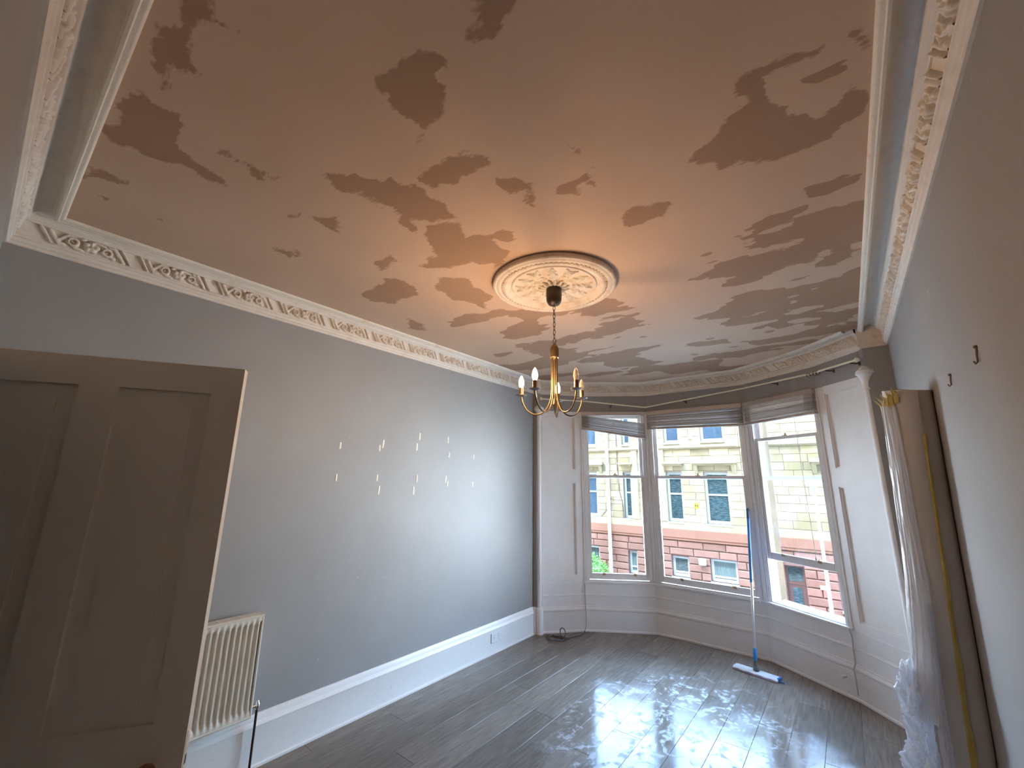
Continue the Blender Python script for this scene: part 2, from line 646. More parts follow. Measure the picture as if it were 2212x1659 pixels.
def emit_mat(name, col, strength):
    m = bpy.data.materials.new(name)
    m.use_nodes = True
    nt = m.node_tree
    nt.nodes.clear()
    out = nt.nodes.new('ShaderNodeOutputMaterial')
    e = nt.nodes.new('ShaderNodeEmission')
    e.inputs[0].default_value = (*col, 1)
    e.inputs[1].default_value = strength
    nt.links.new(e.outputs[0], out.inputs[0])
    return m


M['bulb_lit'] = emit_mat('lit_candle_bulb', (1.0, 0.62, 0.32), BULB_STRENGTH)
mb_, nt_, p_ = new_mat('clear_bulb_glass')
p_.inputs['Base Color'].default_value = (1.0, 0.88, 0.74, 1)
p_.inputs['Transmission Weight'].default_value = 0.75
p_.inputs['Roughness'].default_value = 0.12
p_.inputs['IOR'].default_value = 1.2
M['bulb_off'] = mb_

# ------------------------------------------------------------------ room measures
W, D, H = 3.648, 4.69, 3.114
HC = 2.954            # underside of cornice on the walls
P1, P2, P3, P4, P5, P6 = (0.080, 4.77), (0.445, 5.19), (1.180, 5.665), (2.380, 5.655), (3.105, 5.155), (3.455, 4.76)
BAY = [P1, P2, P3, P4, P5, P6]
A1, A6 = (0.055, 4.69), (3.478, 4.69)
SILL, HEAD = 0.575, 2.730


def offset(path, d, side=1):
    P = [Vector(p) for p in path]
    out = []
    for i in range(len(P)):
        d0 = (P[i] - P[i - 1]).normalized() if i else (P[1] - P[0]).normalized()
        d1 = (P[i + 1] - P[i]).normalized() if i < len(P) - 1 else d0
        n0 = Vector((-d0.y, d0.x)) * side
        n1 = Vector((-d1.y, d1.x)) * side
        m = (n0 + n1).normalized()
        q = P[i] + m * (d / max(0.3, m.dot(n0)))
        out.append((q.x, q.y))
    return out


S_ = 'structure'
# ------------------------------------------------------------------ shell
mb = MB().box(-0.25, 0, -0.25, 4.95, -0.25, 3.35)
wl = tag(mb.obj('wall_left', M['wall']), 'long grey painted wall with rows of pale strips', 'wall', kind=S_)
mb = MB().box(W, W + 0.25, -0.25, 4.95, -0.25, 3.35)
tag(mb.obj('wall_right', M['wall']), 'grey painted wall on the right behind the leaning roll', 'wall', kind=S_)
DX0, DX1, DZ = 1.10, 1.94, 2.215
mb = MB().box(0, DX0, -0.25, 0, -0.25, 3.35).box(DX1, W, -0.25, 0, -0.25, 3.35).box(DX0, DX1, -0.25, 0, DZ, 3.35)
tag(mb.obj('wall_front', M['wall']), 'grey painted wall holding the open door', 'wall', kind=S_)
# upper bay wall and returns
inner = [(0, D), A1, P1, P2, P3, P4, P5, P6, A6, (W, D)]
o3 = offset(BAY, 0.34)
outer = [(-0.02, 4.95), (-0.02, 4.96)] + [(-0.12, 5.02)] + o3[1:5] + [(3.70, 5.02)] + [(W + 0.02, 4.96), (W + 0.02, 4.95)]


def band(ids, z0, z1):
    m = MB()
    for a, b in zip(ids[:-1], ids[1:]):
        m.prism([inner[a], inner[b], outer[b], outer[a]], z0, z1)
    return m


mb = band(list(range(0, 10)), HEAD, 3.35)
mb.v += band([0, 1], -0.02, HEAD).v
mb = band(list(range(0, 10)), HEAD, 3.35)
for ids in ([0, 1], [1, 2], [7, 8], [8, 9]):
    t_ = band(ids, 0, HEAD)
    mb.add(t_.v, t_.f)
tag(mb.obj('wall_back', M['wall']), 'grey wall above the bay windows with its narrow side returns', 'wall', kind=S_)
# dado below windows
prof = [(-0.30, 0.0), (0.030, 0.0), (0.030, 0.016), (0.018, 0.024), (0.018, 0.232), (0.026, 0.240), (0.028, 0.254), (0.022, 0.268),
        (0.012, 0.274), (0.012, 0.284), (0.0, 0.288), (0.0, 0.404), (0.007, 0.407), (0.009, 0.414), (0.003, 0.418), (0.003, 0.424), (0.0, 0.428),
        (0.0, 0.560), (-0.30, 0.560)]
tag(sweep(BAY, prof, -1, True).obj('trim_1', M['white'], smooth=30), 'white painted panelled dado and skirting running under the bay windows', 'trim', kind=S_)


# panelled shutter cases either side of the bay windows
def shutter_case(name, a, b, label, s0, s1):
    a, b = Vector(a), Vector(b)
    L_ = (b - a).length
    t = (b - a).normalized()
    e = empty(name, (a.x, a.y, 0), math.atan2(t.y, t.x), label, 'trim', kind=S_)
    zs = [(0.640, 1.782), (1.950, 2.660)]
    m = MB()
    m.box(0, s0, 0, 0.03, 0.56, HEAD).box(s1, L_, 0, 0.03, 0.56, HEAD)
    m.box(s0, s1, 0, 0.03, 0.56, zs[0][0]).box(s0, s1, 0, 0.03, zs[0][1], zs[1][0]).box(s0, s1, 0, 0.03, zs[1][1], HEAD)
    m.box(0, L_, 0.03, 0.25, 0.56, HEAD)
    m.obj('shutter_frame', M['white'], e)
    for z0, z1 in zs:
        p = MB().grid(lambda u, v: (s0 + 0.012 + u * (s1 - s0 - 0.024), 0.022, z0 + 0.012 + v * (z1 - z0 - 0.024)), 1, 1)
        for (x0, x1, y0, y1) in ((s0, s1, z0, z0 + 0.012), (s0, s1, z1 - 0.012, z1), (s0, s0 + 0.012, z0, z1), (s1 - 0.012, s1, z0, z1)):
            p.box(x0, x1, 0.008, 0.028, y0, y1)
        p.obj('shutter_panel', M['white'], e)
    m = MB().box(0, L_, -0.004, 0.004, 0.556, 0.562)
    m.obj('bead', M['white'], e)
    return e


shutter_case('trim_2', P1, P2, 'white panelled shutter case left of the bay windows', 0.11, 0.462)
shutter_case('trim_3', P5, P6, 'white panelled shutter case right of the bay windows, beside the leaning roll', 0.085, 0.455)


# pillars with capitals at the bay corners
def pillar(name, x, y, label):
    e = empty(name, (x, y, 0), 0, label, 'pillar', kind=S_)
    MB().lathe([(0.050, 0), (0.050, 0.27), (0.047, 0.285), (0.040, 0.296), (0.034, 0.30)], 24).obj('pillar_base', M['white'], e, smooth=True)
    MB().lathe([(0.030, 0.29), (0.030, 2.60)], 24).obj('shaft', M['white'], e, smooth=True)
    MB().lathe([(0.034, 2.592), (0.036, 2.60), (0.034, 2.608), (0.032, 2.62), (0.034, 2.66), (0.042, 2.695), (0.058, 2.722), (0.070, 2.732), (0.070, 2.742), (0.064, 2.745),
                (0.066, 2.757), (0.058, 2.766), (0.046, 2.772), (0.036, 2.79), (0.016, 2.806), (0.0, 2.808)], 24, cap=False).obj('capital', M['white'], e, smooth=True)


pillar('trim_4', 0.066, 4.728, 'slim white pillar with flared capital at the left bay corner')
pillar('trim_5', 3.472, 4.722, 'slim white pillar with flared capital at the right bay corner')

# skirting
SK = [(0, 0), (0.042, 0), (0.042, 0.014), (0.030, 0.020), (0.030, 0.228), (0.034, 0.236), (0.030, 0.250), (0.018, 0.262), (0.016, 0.284), (0.008, 0.298), (0, 0.300)]
tag(sweep([(0, 0.0), (0, D - 0.02)], SK, -1, True).obj('baseboard_left', M['skirt'], smooth=30), 'tall chipped white skirting along the long grey wall', 'baseboard', kind=S_)
tag(sweep([(W, 0.0), (W, D - 0.02)], SK, 1, True).obj('baseboard_right', M['skirt'], smooth=30), 'tall white skirting behind the leaning roll', 'baseboard', kind=S_)
m = sweep([(0.0, D), (0.045, D)], SK, -1, True)
m2 = sweep([(3.50, D), (W, D)], SK, -1, True)
m.add(m2.v, m2.f)
tag(m.obj('baseboard_back', M['skirt'], smooth=30), 'short white skirting returns beside the bay pillars', 'baseboard', kind=S_)
m = sweep([(W, 0), (DX1 + 0.1, 0)], SK, -1, True)
m2 = sweep([(DX0 - 0.1, 0), (0, 0)], SK, -1, True)
m.add(m2.v, m2.f)
tag(m.obj('baseboard_front', M['skirt'], smooth=30), 'white skirting along the wall with the door', 'baseboard', kind=S_)

# ------------------------------------------------------------------ ceiling with damp patches
POLYS = [[(2.16, 0.67), (2.29, 0.71), (2.36, 0.75), (2.39, 0.83), (2.36, 0.85), (2.3, 0.85), (2.28, 0.9), (2.19, 0.94), (2.1, 0.96), (2.06, 0.97), (2.09, 0.91), (2.09, 0.83), (2.13, 0.75), (2.12, 0.71)],
[(2.61, 0.67), (2.7, 0.74), (2.61, 0.84), (2.54, 0.85), (2.52, 0.82), (2.54, 0.77)],
[(1.98, 0.19), (2.08, 0.27), (1.92, 0.28), (1.96, 0.37), (1.87, 0.28), (1.81, 0.28), (1.76, 0.3), (1.72, 0.35), (1.69, 0.34), (1.64, 0.28), (1.51, 0.25), (1.74, 0.21), (1.82, 0.24)],
[(1.48, 0.19), (1.44, 0.23), (1.43, 0.27), (1.43, 0.31), (1.39, 0.38), (1.25, 0.4), (1.19, 0.47), (1.19, 0.55), (1.16, 0.61), (1.11, 0.49), (1.07, 0.37), (1.07, 0.3), (1.06, 0.22), (1.15, 0.18), (1.23, 0.23), (1.3, 0.23), (1.3, 0.19), (1.35, 0.21)],
[(0.78, 0.17), (0.82, 0.22), (0.78, 0.27), (0.81, 0.33), (0.75, 0.31), (0.74, 0.25), (0.65, 0.19)],
[(1.37, 0.51), (1.4, 0.54), (1.37, 0.57), (1.34, 0.54)],
[(1.37, 0.58), (1.4, 0.64), (1.38, 0.69), (1.34, 0.7), (1.34, 0.63)],
[(1.61, 0.84), (1.68, 0.91), (1.68, 1.0), (1.77, 1.01), (1.8, 1.12), (1.85, 1.13), (1.88, 1.32), (1.79, 1.41), (1.71, 1.35), (1.64, 1.28), (1.57, 1.38), (1.55, 1.31), (1.62, 1.17), (1.59, 1.06), (1.57, 0.98), (1.54, 0.9)],
[(1.95, 1.08), (2.06, 1.11), (2.22, 1.18), (2.21, 1.22), (2.07, 1.24), (1.92, 1.21), (1.9, 1.13)],
[(2.2, 1.3), (2.27, 1.35), (2.28, 1.41), (2.34, 1.44), (2.26, 1.52), (2.18, 1.61), (2.18, 1.54), (2.26, 1.48), (2.17, 1.45), (2.16, 1.37)],
[(2.34, 1.54), (2.44, 1.54), (2.53, 1.54), (2.52, 1.58), (2.41, 1.65), (2.32, 1.61)],
[(1.68, 1.35), (1.78, 1.45), (1.71, 1.57), (1.82, 1.68), (1.85, 1.82), (1.64, 1.94), (1.58, 1.75), (1.38, 1.75), (1.27, 1.63), (1.48, 1.58), (1.57, 1.43)],
[(3.11, 1.47), (3.19, 1.44), (3.28, 1.45), (3.32, 1.45), (3.3, 1.5), (3.23, 1.5), (3.2, 1.57), (3.26, 1.72), (3.35, 1.79), (3.42, 1.75), (3.45, 1.68), (3.46, 1.86), (3.43, 1.91), (3.35, 1.93), (3.24, 1.93), (3.12, 1.89), (2.98, 1.87), (2.87, 1.76), (2.91, 1.69), (2.98, 1.63), (3.1, 1.59)],
[(3.41, 1.49), (3.45, 1.49), (3.46, 1.58), (3.43, 1.56)],
[(3.15, 2.41), (3.28, 2.44), (3.46, 2.5), (3.44, 2.63), (3.33, 2.69), (3.44, 2.89), (3.46, 3.15), (3.3, 2.9), (3.19, 2.59)],
[(1.1, 0.85), (1.19, 0.9), (1.1, 0.89)],
[(1.23, 0.97), (1.31, 1.03), (1.24, 1.13), (1.21, 1.08)],
[(0.74, 0.95), (0.81, 1.08), (0.69, 1.05)],
[(0.62, 1.65), (0.96, 1.59), (1.05, 1.79), (0.95, 1.9), (0.6, 1.84), (0.53, 1.73)],
[(1.05, 1.43), (1.28, 1.43), (1.26, 1.51), (1.04, 1.5)],
[(1.22, 1.79), (1.38, 1.91), (1.34, 2.24), (1.15, 2.41), (1.08, 2.14), (1.12, 1.92)],
[(2.5, 1.9), (2.69, 1.89), (2.78, 1.99), (2.6, 2.02), (2.48, 2.01)],
[(2.9, 2.73), (3.14, 2.72), (3.25, 3.0), (2.95, 3.07)],
[(0.48, 2.16), (0.52, 2.33), (0.35, 2.42), (0.31, 2.32)],
[(2.52, 1.36), (2.55, 1.38), (2.53, 1.4), (2.51, 1.39)],
[(0.6, 0.44), (0.62, 0.5), (0.58, 0.48)],
[(0.58, 0.24), (0.59, 0.29), (0.54, 0.27)],
[(0.68, 1.75), (0.7, 1.86), (0.58, 1.88)]]


def poly_sd(px, py, poly):
    """signed distance, positive inside"""
    inside = np.zeros(px.shape, bool)
    dmin = np.full(px.shape, 1e9)
    n = len(poly)
    for i in range(n):
        x0, y0 = poly[i]
        x1, y1 = poly[(i + 1) % n]
        ex, ey = x1 - x0, y1 - y0
        t = np.clip(((px - x0) * ex + (py - y0) * ey) / (ex * ex + ey * ey + 1e-12), 0, 1)
        dmin = np.minimum(dmin, np.hypot(px - x0 - t * ex, py - y0 - t * ey))
        c = ((y0 > py) != (y1 > py)) & (px < (x1 - x0) * (py - y0) / (y1 - y0 + 1e-12) + x0)
        inside ^= c
    return np.where(inside, dmin, -dmin)


rimpath = [(0.165, 0.165), (W - 0.165, 0.165), (W - 0.165, 4.56)] + [tuple(p) for p in reversed(offset(BAY, 0.155, -1))][1:-1] + [(0.165, 4.56)]
step = 0.0125
gx = np.arange(0.15, W - 0.15 + step, step)
gy = np.arange(0.15, 5.56, step)
GX, GY = np.meshgrid(gx, gy, indexing='ij')
wx = GX + (fbm(GX * 9, GY * 9, 11) - 0.5) * 0.16
wy = GY + (fbm(GX * 9, GY * 9, 23) - 0.5) * 0.12
damp = np.full(GX.shape, -1.0)
for pl in POLYS:
    damp = np.maximum(damp, poly_sd(wx, wy, pl))
f1 = np.clip(0.5 + damp / 0.055 * 0.5, 0, 1)
n1 = fbm(GX * 2.1 + 3, GY * 4.4, 41, 5)
zone = np.clip((GY - 2.15) / 1.2, 0, 1) * 0.8 + 0.2 * np.clip((GX - 2.0) / 0.8, 0, 1) * np.clip((GY - 1.9) / 0.6, 0, 1)
thr = 0.74 - 0.25 * zone
f2 = np.clip(0.5 + (n1 - thr) / 0.05, 0, 1)
f2[GY < 1.5] *= 0.0
field = np.maximum(f1, f2)
ok = poly_sd(GX + step / 2, GY + step / 2, rimpath) > -step
nxg, nyg = GX.shape
idx = np.arange(nxg * nyg).reshape(nxg, nyg)
q = np.stack([idx[:-1, :-1], idx[:-1, 1:], idx[1:, 1:], idx[1:, :-1]], -1)[ok[:-1, :-1]]
used = np.unique(q)
remap = np.full(nxg * nyg, -1)
remap[used] = np.arange(len(used))
verts = np.stack([GX.ravel()[used], GY.ravel()[used], np.full(len(used), H)], -1)
me = bpy.data.meshes.new('ceiling')
me.from_pydata(verts.tolist(), [], remap[q].tolist())
at = me.attributes.new('damp', 'FLOAT', 'POINT')
at.data.foreach_set('value', field.ravel()[used].astype(np.float32))
me.materials.append(M['ceiling'])
ceil = bpy.data.objects.new('ceiling', me)
COL.objects.link(ceil)
tag(ceil, 'freshly skimmed pink plaster ceiling with dark damp patches', 'ceiling', kind=S_)
m = MB().prism([(-0.25, -0.25), (W + 0.25, -0.25), (W + 0.25, 5.0)] + [tuple(p) for p in reversed(offset(BAY, 0.40))][1:-1] + [(-0.25, 5.0)], 3.20, 3.50)
m.obj('roof_slab', M['plaster'], ceil)
# unseen storeys above the room, added and raised to shade street and facade
m = MB().prism([(-22, -7), (22, -7), (22, 5.25)] + [tuple(p) for p in reversed(offset(BAY, 0.34))][1:-1] + [(-22, 5.25)], 3.50, 14.5)
m.box(-22, -0.25, 4.95, 5.25, -4.0, 3.5).box(W + 0.25, 22, 4.95, 5.25, -4.0, 3.5).prism([(-0.25, 5.25), (-0.25, 4.97), (W + 0.25, 4.97), (W + 0.25, 5.25)] + [tuple(p) for p in reversed(offset(BAY, 0.34))][1:-1], -4.0, -0.26)
tag(m.obj('wall_outer_shade', M['stonepier']), 'sandstone outer wall of the tenement with unseen upper storeys added to shade the street', 'wall', kind=S_)

# ------------------------------------------------------------------ cornice
LOW = [(-0.01, 2.952), (0.010, 2.952), (0.014, 2.956), (0.014, 2.966), (0.022, 2.972), (0.024, 2.982), (0.022, 2.990), (0.030, 2.994), (0.031, 3.003), (0.020, 3.010),
       (0.020, 3.013), (0.037, 3.088), (0.044, 3.088), (0.046, 3.094), (0.056, 3.098), (0.062, 3.104), (0.062, 3.116)]
COVE = [(0.062, 3.112), (0.070, 3.130), (0.086, 3.142), (0.106, 3.146), (0.126, 3.140), (0.138, 3.128), (0.146, 3.110)]
RIM = [(0.142, 3.125), (0.142, 3.098), (0.147, 3.091), (0.156, 3.090), (0.160, 3.095), (0.170, 3.096), (0.176, 3.101), (0.180, 3.108), (0.180, 3.120)]


def motif_mesh(length, nu=72, nv=16):
    """one run of acanthus and rosette relief standing proud of the frieze; local x along, y out of the wall, z up"""
    hgt = 0.074
    U, V = np.meshgrid(np.linspace(0, length, nu + 1), np.linspace(0, hgt, nv + 1), indexing='ij')
    u = U / length
    v = V / hgt
    h = np.zeros(U.shape)

    def sp(c):
        return 0.5 + (c - 0.5) * 1.2

    def blob(cu, cv, ru, rv, a):
        cu = sp(cu)
        return a * np.clip(1 - ((U - cu * length) / ru) ** 2 - ((V - cv * hgt) / rv) ** 2, 0, 1) ** 0.5

    def ring(cu, cv, r, w, a):
        cu = sp(cu)
        d = np.hypot(U - cu * length, V - cv * hgt)
        return a * np.clip(1 - ((d - r) / w) ** 2, 0, 1) ** 0.5

    def ridge(u0, v0, u1, v1, w, a):
        u0, u1 = sp(u0), sp(u1)
        x0, y0, x1, y1 = u0 * length, v0 * hgt, u1 * length, v1 * hgt
        ex, ey = x1 - x0, y1 - y0
        t = np.clip(((U - x0) * ex + (V - y0) * ey) / (ex * ex + ey * ey), 0, 1)
        d = np.hypot(U - x0 - t * ex, V - y0 - t * ey)
        return a * np.clip(1 - (d / w) ** 2, 0, 1) ** 0.5
    items = [ridge(0.10, 0.05, 0.20, 0.97, 0.007, 0.016), ridge(0.80, 0.05, 0.90, 0.97, 0.007, 0.016),
             ridge(0.17, 0.10, 0.27, 0.90, 0.012, 0.013), ridge(0.74, 0.10, 0.82, 0.85, 0.011, 0.013)]
    for k in range(5):
        a = 2 * PI * k / 5 + 0.4
        items.append(blob(0.47 + 0.045 * math.cos(a), 0.5 + 0.26 * math.sin(a), 0.016, 0.016, 0.021))
    items += [blob(0.47, 0.5, 0.009, 0.009, 0.024), ring(0.33, 0.45, 0.018, 0.008, 0.017), ring(0.63, 0.50, 0.019, 0.008, 0.018),
              blob(0.63, 0.50, 0.008, 0.008, 0.015), blob(0.33, 0.45, 0.008, 0.008, 0.013), ridge(0.36, 0.85, 0.44, 0.95, 0.008, 0.013),
              ridge(0.55, 0.08, 0.61, 0.15, 0.009, 0.014), ridge(0.68, 0.85, 0.76, 0.30, 0.010, 0.015), blob(0.71, 0.15, 0.014, 0.012, 0.014),
              blob(0.27, 0.18, 0.014, 0.013, 0.014), ridge(0.26, 0.85, 0.32, 0.92, 0.008, 0.012), blob(0.55, 0.9, 0.014, 0.010, 0.013)]
    for it in items:
        h = np.maximum(h, it)
    h *= 1.25
    h += np.where(h > 0.002, (fbm(U * 90, V * 90, 5, 2) - 0.5) * 0.006, 0)
    h = np.where((h < 0.0025), -0.004, h)
    mb = MB()
    # frieze leans out from (0.020, 3.013) to (0.037, 3.088)
    lean = (0.037 - 0.020) / 0.075
    for i in range(nu + 1):
        for j in range(nv + 1):
            mb.v.append((U[i, j], 0.0205 + V[i, j] * lean + h[i, j], 3.0135 + V[i, j] - h[i, j] * lean))
    hh = h
    for i in range(nu):
        for j in range(nv):
            if max(hh[i, j], hh[i + 1, j], hh[i, j + 1], hh[i + 1, j + 1]) > 0:
                a = i * (nv + 1) + j
                mb.f.append((a, a + nv + 1, a + nv + 2, a + 1))
    me = bpy.data.meshes.new('acanthus_motif')
    me.from_pydata(mb.v, [], mb.f)
    bm = bmesh.new()
    bm.from_mesh(me)
    bmesh.ops.delete(bm, geom=[v for v in bm.verts if not v.link_faces], context='VERTS')
    bmesh.ops.recalc_face_normals(bm, faces=bm.faces)
    bm.to_mesh(me)
    bm.free()
    me.materials.append(M['plaster'])
    me.polygons.foreach_set('use_smooth', [True] * len(me.polygons))
    return me


MOT = motif_mesh(0.385)
MOT_B = motif_mesh(0.30, 60, 14)


def run_motifs(parent, a, b, n, me, length):
    """place n motifs along wall line a->b; interior lies to the right of travel"""
    a, b = Vector(a), Vector(b)
    t = (b - a).normalized()
    Lr = (b - a).length
    # local x along b->a so that local +y points into the room
    ang = math.atan2(-t.y, -t.x)
    pitch_ = Lr / n
    for k in range(n):
        o = bpy.data.objects.new('acanthus_motif', me)
        COL.objects.link(o)
        o.parent = parent
        q = a + t * (pitch_ * (k + 0.5) + length / 2)
        o.location = (q.x, q.y, 0)
        o.rotation_euler = (0, 0, ang)


def cornice(name, path, label, runs):
    e = empty(name, (0, 0, 0), 0, label, 'cornice', kind=S_)
    sweep(path, LOW, -1).obj('frieze_moulding', M['plaster'], e, smooth=35)
    sweep(path, COVE, -1).obj('cove', M['plaster'], e, smooth=50)
    sweep(path, RIM, -1).obj('inner_rim', M['rim'], e, smooth=35)
    for a, b, n, me, ln in runs:
        run_motifs(e, a, b, n, me, ln)
    return e


cornice('trim_6', [(W, D - 0.03), (W, 0), (0, 0), (0, D)],
        'white plaster cornice with leaf frieze round the three straight walls',
        [((W, D - 0.15), (W, 0.06), 11, MOT, 0.385), ((W - 0.06, 0), (0.06, 0), 8, MOT, 0.385), ((0, 0.09), (0, D - 0.15), 11, MOT, 0.385)])
ext1 = Vector(P1) + (Vector(P1) - Vector(P2)).normalized() * 0.06
ext6 = Vector(P6) + (Vector(P6) - Vector(P5)).normalized() * 0.05
bayc = [tuple(ext1), P2, P3, P4, P5, tuple(ext6)]
cornice('trim_7', bayc, 'shallow white plaster cornice following the three sides of the bay',
        [(P1, P2, 2, MOT_B, 0.30), (P2, P3, 2, MOT, 0.385), (P3, P4, 3, MOT, 0.385), (P4, P5, 2, MOT, 0.385), (P5, P6, 2, MOT_B, 0.30)])
m = MB().prism([(3.455, 4.66), (W, 4.66), (W, D + 0.04), (3.455, D + 0.04)], 2.985, 3.16)
m.prism([(3.462, 4.672), (W, 4.672), (W, D + 0.04), (3.462, D + 0.04)], 2.952, 2.985)
m.prism([(0, 4.66), (0.10, 4.66), (0.10, D + 0.04), (0, D + 0.04)], 2.952, 3.16)
tag(m.obj('trim_8', M['dirty_cream']), 'plain plaster blocks closing the cornice beside the bay', 'cornice', kind=S_)

# ------------------------------------------------------------------ floor planks
fl = empty('floor', (0, 0, 0), 0, 'dark wet laminate plank floor smeared with plaster dust', 'floor', kind=S_)
poly_f = [(-0.2, -0.2), (W + 0.2, -0.2), (W + 0.2, 4.9)] + [tuple(p) for p in reversed(offset(BAY, 0.2))][1:-1] + [(-0.2, 4.9)]
MB().prism(poly_f, -0.25, -0.004).obj('floor_base', M['subfloor'], fl)


def bay_y(x):
    pts = [(0, D), P1, P2, P3, P4, P5, P6, (W, D)]
    for a, b in zip(pts[:-1], pts[1:]):
        if a[0] <= x <= b[0]:
            return a[1] + (b[1] - a[1]) * (x - a[0]) / max(1e-6, b[0] - a[0])
    return D


seams = [1.205 + 0.209 * k for k in range(-6, 13)]
seams = [0.0] + [s for s in seams if 0.06 < s < W - 0.05] + [W]
off = [0.0, 0.62, 1.05, 0.35, 0.80, 0.10, 0.55, 1.15, 0.27, 0.9]
for i, (x0, x1) in enumerate(zip(seams[:-1], seams[1:])):
    ye = max(bay_y(x0), bay_y(x1), bay_y((x0 + x1) / 2)) + 0.02
    ys = [0.0]
    y = 0.61 + off[i % 10] if i != 4 else 0.70
    while y < ye - 0.12:
        if y > 0.15:
            ys.append(y)
        y += 1.28
    ys.append(ye)
    for ya, yb in zip(ys[:-1], ys[1:]):
        g = 0.0007
        c = 0.0014
        v = []
        for z, k in ((-0.010, 0), (-0.0016, 0), (0.0, c)):
            v += [(x0 + g + k, ya + g + k, z), (x1 - g - k, ya + g + k, z), (x1 - g - k, yb - g - k, z), (x0 + g + k, yb - g - k, z)]
        f = [(3, 2, 1, 0), (8, 9, 10, 11)]
        for r in (0, 4):
            for k in range(4):
                f.append((r + k, r + (k + 1) % 4, r + 4 + (k + 1) % 4, r + 4 + k))
        MB().add(v, f).obj('plank', M['plank'], fl)

# ------------------------------------------------------------------ sash windows
def window(name, a, b, label, raise_=0.0, dirty=False):
    a, b = Vector(a), Vector(b)
    L_ = (b - a).length
    t = (b - a).normalized()
    e = empty(name, (a.x, a.y, 0), math.atan2(t.y, t.x), label, 'window', kind=S_)
    wm = M['white']
    # casing
    c = MB()
    for s0, s1 in ((0.0, 0.055), (L_ - 0.055, L_)):
        c.box(s0, s1, 0.004, 0.15, 0.56, HEAD)
    c.box(0.055, L_ - 0.055, 0.004, 0.15, 2.700, HEAD)
    for s0, s1 in ((-0.004, 0.020), (L_ - 0.020, L_ + 0.004)):
        c.box(s0, s1, -0.010, 0.004, 0.575, HEAD)
    for s0, s1 in ((0.026, 0.034), (L_ - 0.034, L_ - 0.026)):
        c.box(s0, s1, -0.004, 0.004, 0.575, HEAD)
    c.obj('casing', wm, e, bevel=0.002)
    s = MB().box(0.0, L_, -0.022, 0.055, 0.553, 0.575).box(0.05, L_ - 0.05, 0.05, 0.24, 0.535, 0.572)
    s.obj('window_sill', wm, e, bevel=0.003)
    st = MB()
    for s0, s1 in ((0.055, 0.068), (L_ - 0.068, L_ - 0.055)):
        st.box(s0, s1, 0.010, 0.026, 0.575, 2.700)
    st.box(0.055, L_ - 0.055, 0.010, 0.026, 0.575, 0.588)
    st.obj('staff_bead', wm, e, bevel=0.002)
    g0, g1 = 0.103, L_ - 0.103
    # lower sash (inner track)
    r = raise_
    lo = MB()
    lo.box(0.058, g0, 0.030, 0.068, 0.590 + r, 1.885 + r).box(g1, L_ - 0.058, 0.030, 0.068, 0.590 + r, 1.885 + r)
    lo.box(g0, g1, 0.030, 0.068, 0.590 + r, 0.662 + r).box(g0, g1, 0.030, 0.068, 1.852 + r, 1.885 + r)
    lo = lo.obj('lower_sash', wm, e, bevel=0.003)
    MB().box(g0 - 0.005, g1 + 0.005, 0.046, 0.050, 0.655 + r, 1.858 + r).obj('pane', M['glass_dirty'] if dirty else M['glass'], lo)
    for fr in (0.22, 0.80):
        x = g0 + (g1 - g0) * fr
        l_ = MB().box(x - 0.018, x + 0.018, 0.024, 0.030, 0.640 + r, 0.668 + r)
        l_.tube([(x - 0.012, 0.026, 0.668 + r), (x - 0.012, 0.008, 0.668 + r), (x - 0.012, 0.004, 0.676 + r)], 0.005, 6)
        l_.tube([(x + 0.012, 0.026, 0.668 + r), (x + 0.012, 0.008, 0.668 + r), (x + 0.012, 0.004, 0.676 + r)], 0.005, 6)
        l_.obj('sash_lift', M['brass_lift'], lo)
    x = (g0 + g1) / 2
    MB().box(x - 0.03, x + 0.03, 0.035, 0.065, 1.885 + r, 1.893 + r).lathe([(0.010, 0), (0.012, 0.01), (0.006, 0.022)], 10, (x, 0.05, 1.893 + r)).obj('sash_fastener', M['brass_lift'], lo)
    # upper sash (outer track)
    us = MB()
    us.box(0.058, g0 - 0.002, 0.076, 0.114, 1.845, 2.700).box(g1 + 0.002, L_ - 0.058, 0.076, 0.114, 1.845, 2.700)
    us.box(g0 - 0.002, g1 + 0.002, 0.076, 0.114, 1.845, 1.883).box(g0 - 0.002, g1 + 0.002, 0.076, 0.114, 2.652, 2.700)
    for sx_ in (0.060, L_ - 0.098):
        us.add([(sx_, 0.076, 1.845), (sx_ + 0.038, 0.076, 1.845), (sx_ + 0.038, 0.114, 1.845), (sx_, 0.114, 1.845), (sx_ + 0.012, 0.082, 1.79), (sx_ + 0.026, 0.082, 1.79), (sx_ + 0.026, 0.104, 1.79), (sx_ + 0.012, 0.104, 1.79)],
               [(0, 1, 5, 4), (1, 2, 6, 5), (2, 3, 7, 6), (3, 0, 4, 7), (4, 5, 6, 7)])
    us = us.obj('upper_sash', wm, e, bevel=0.003)
    MB().box(g0 - 0.006, g1 + 0.006, 0.092, 0.096, 1.87, 2.660).obj('pane', M['glass'], us)
    # parting bead
    MB().box(0.055, 0.062, 0.068, 0.076, 0.575, 2.700).box(L_ - 0.062, L_ - 0.055, 0.068, 0.076, 0.575, 2.700).obj('parting_bead', wm, e)
    return e, L_


win1, L1 = window('window_1', P2, P3, 'left sash window of the bay, under the tilted blind')
win2, L2 = window('window_2', P3, P4, 'wide middle sash window of the bay, behind the mop handle')
win3, L3 = window('window_3', P4, P5, 'right sash window of the bay with its lower sash raised', 0.42, True)

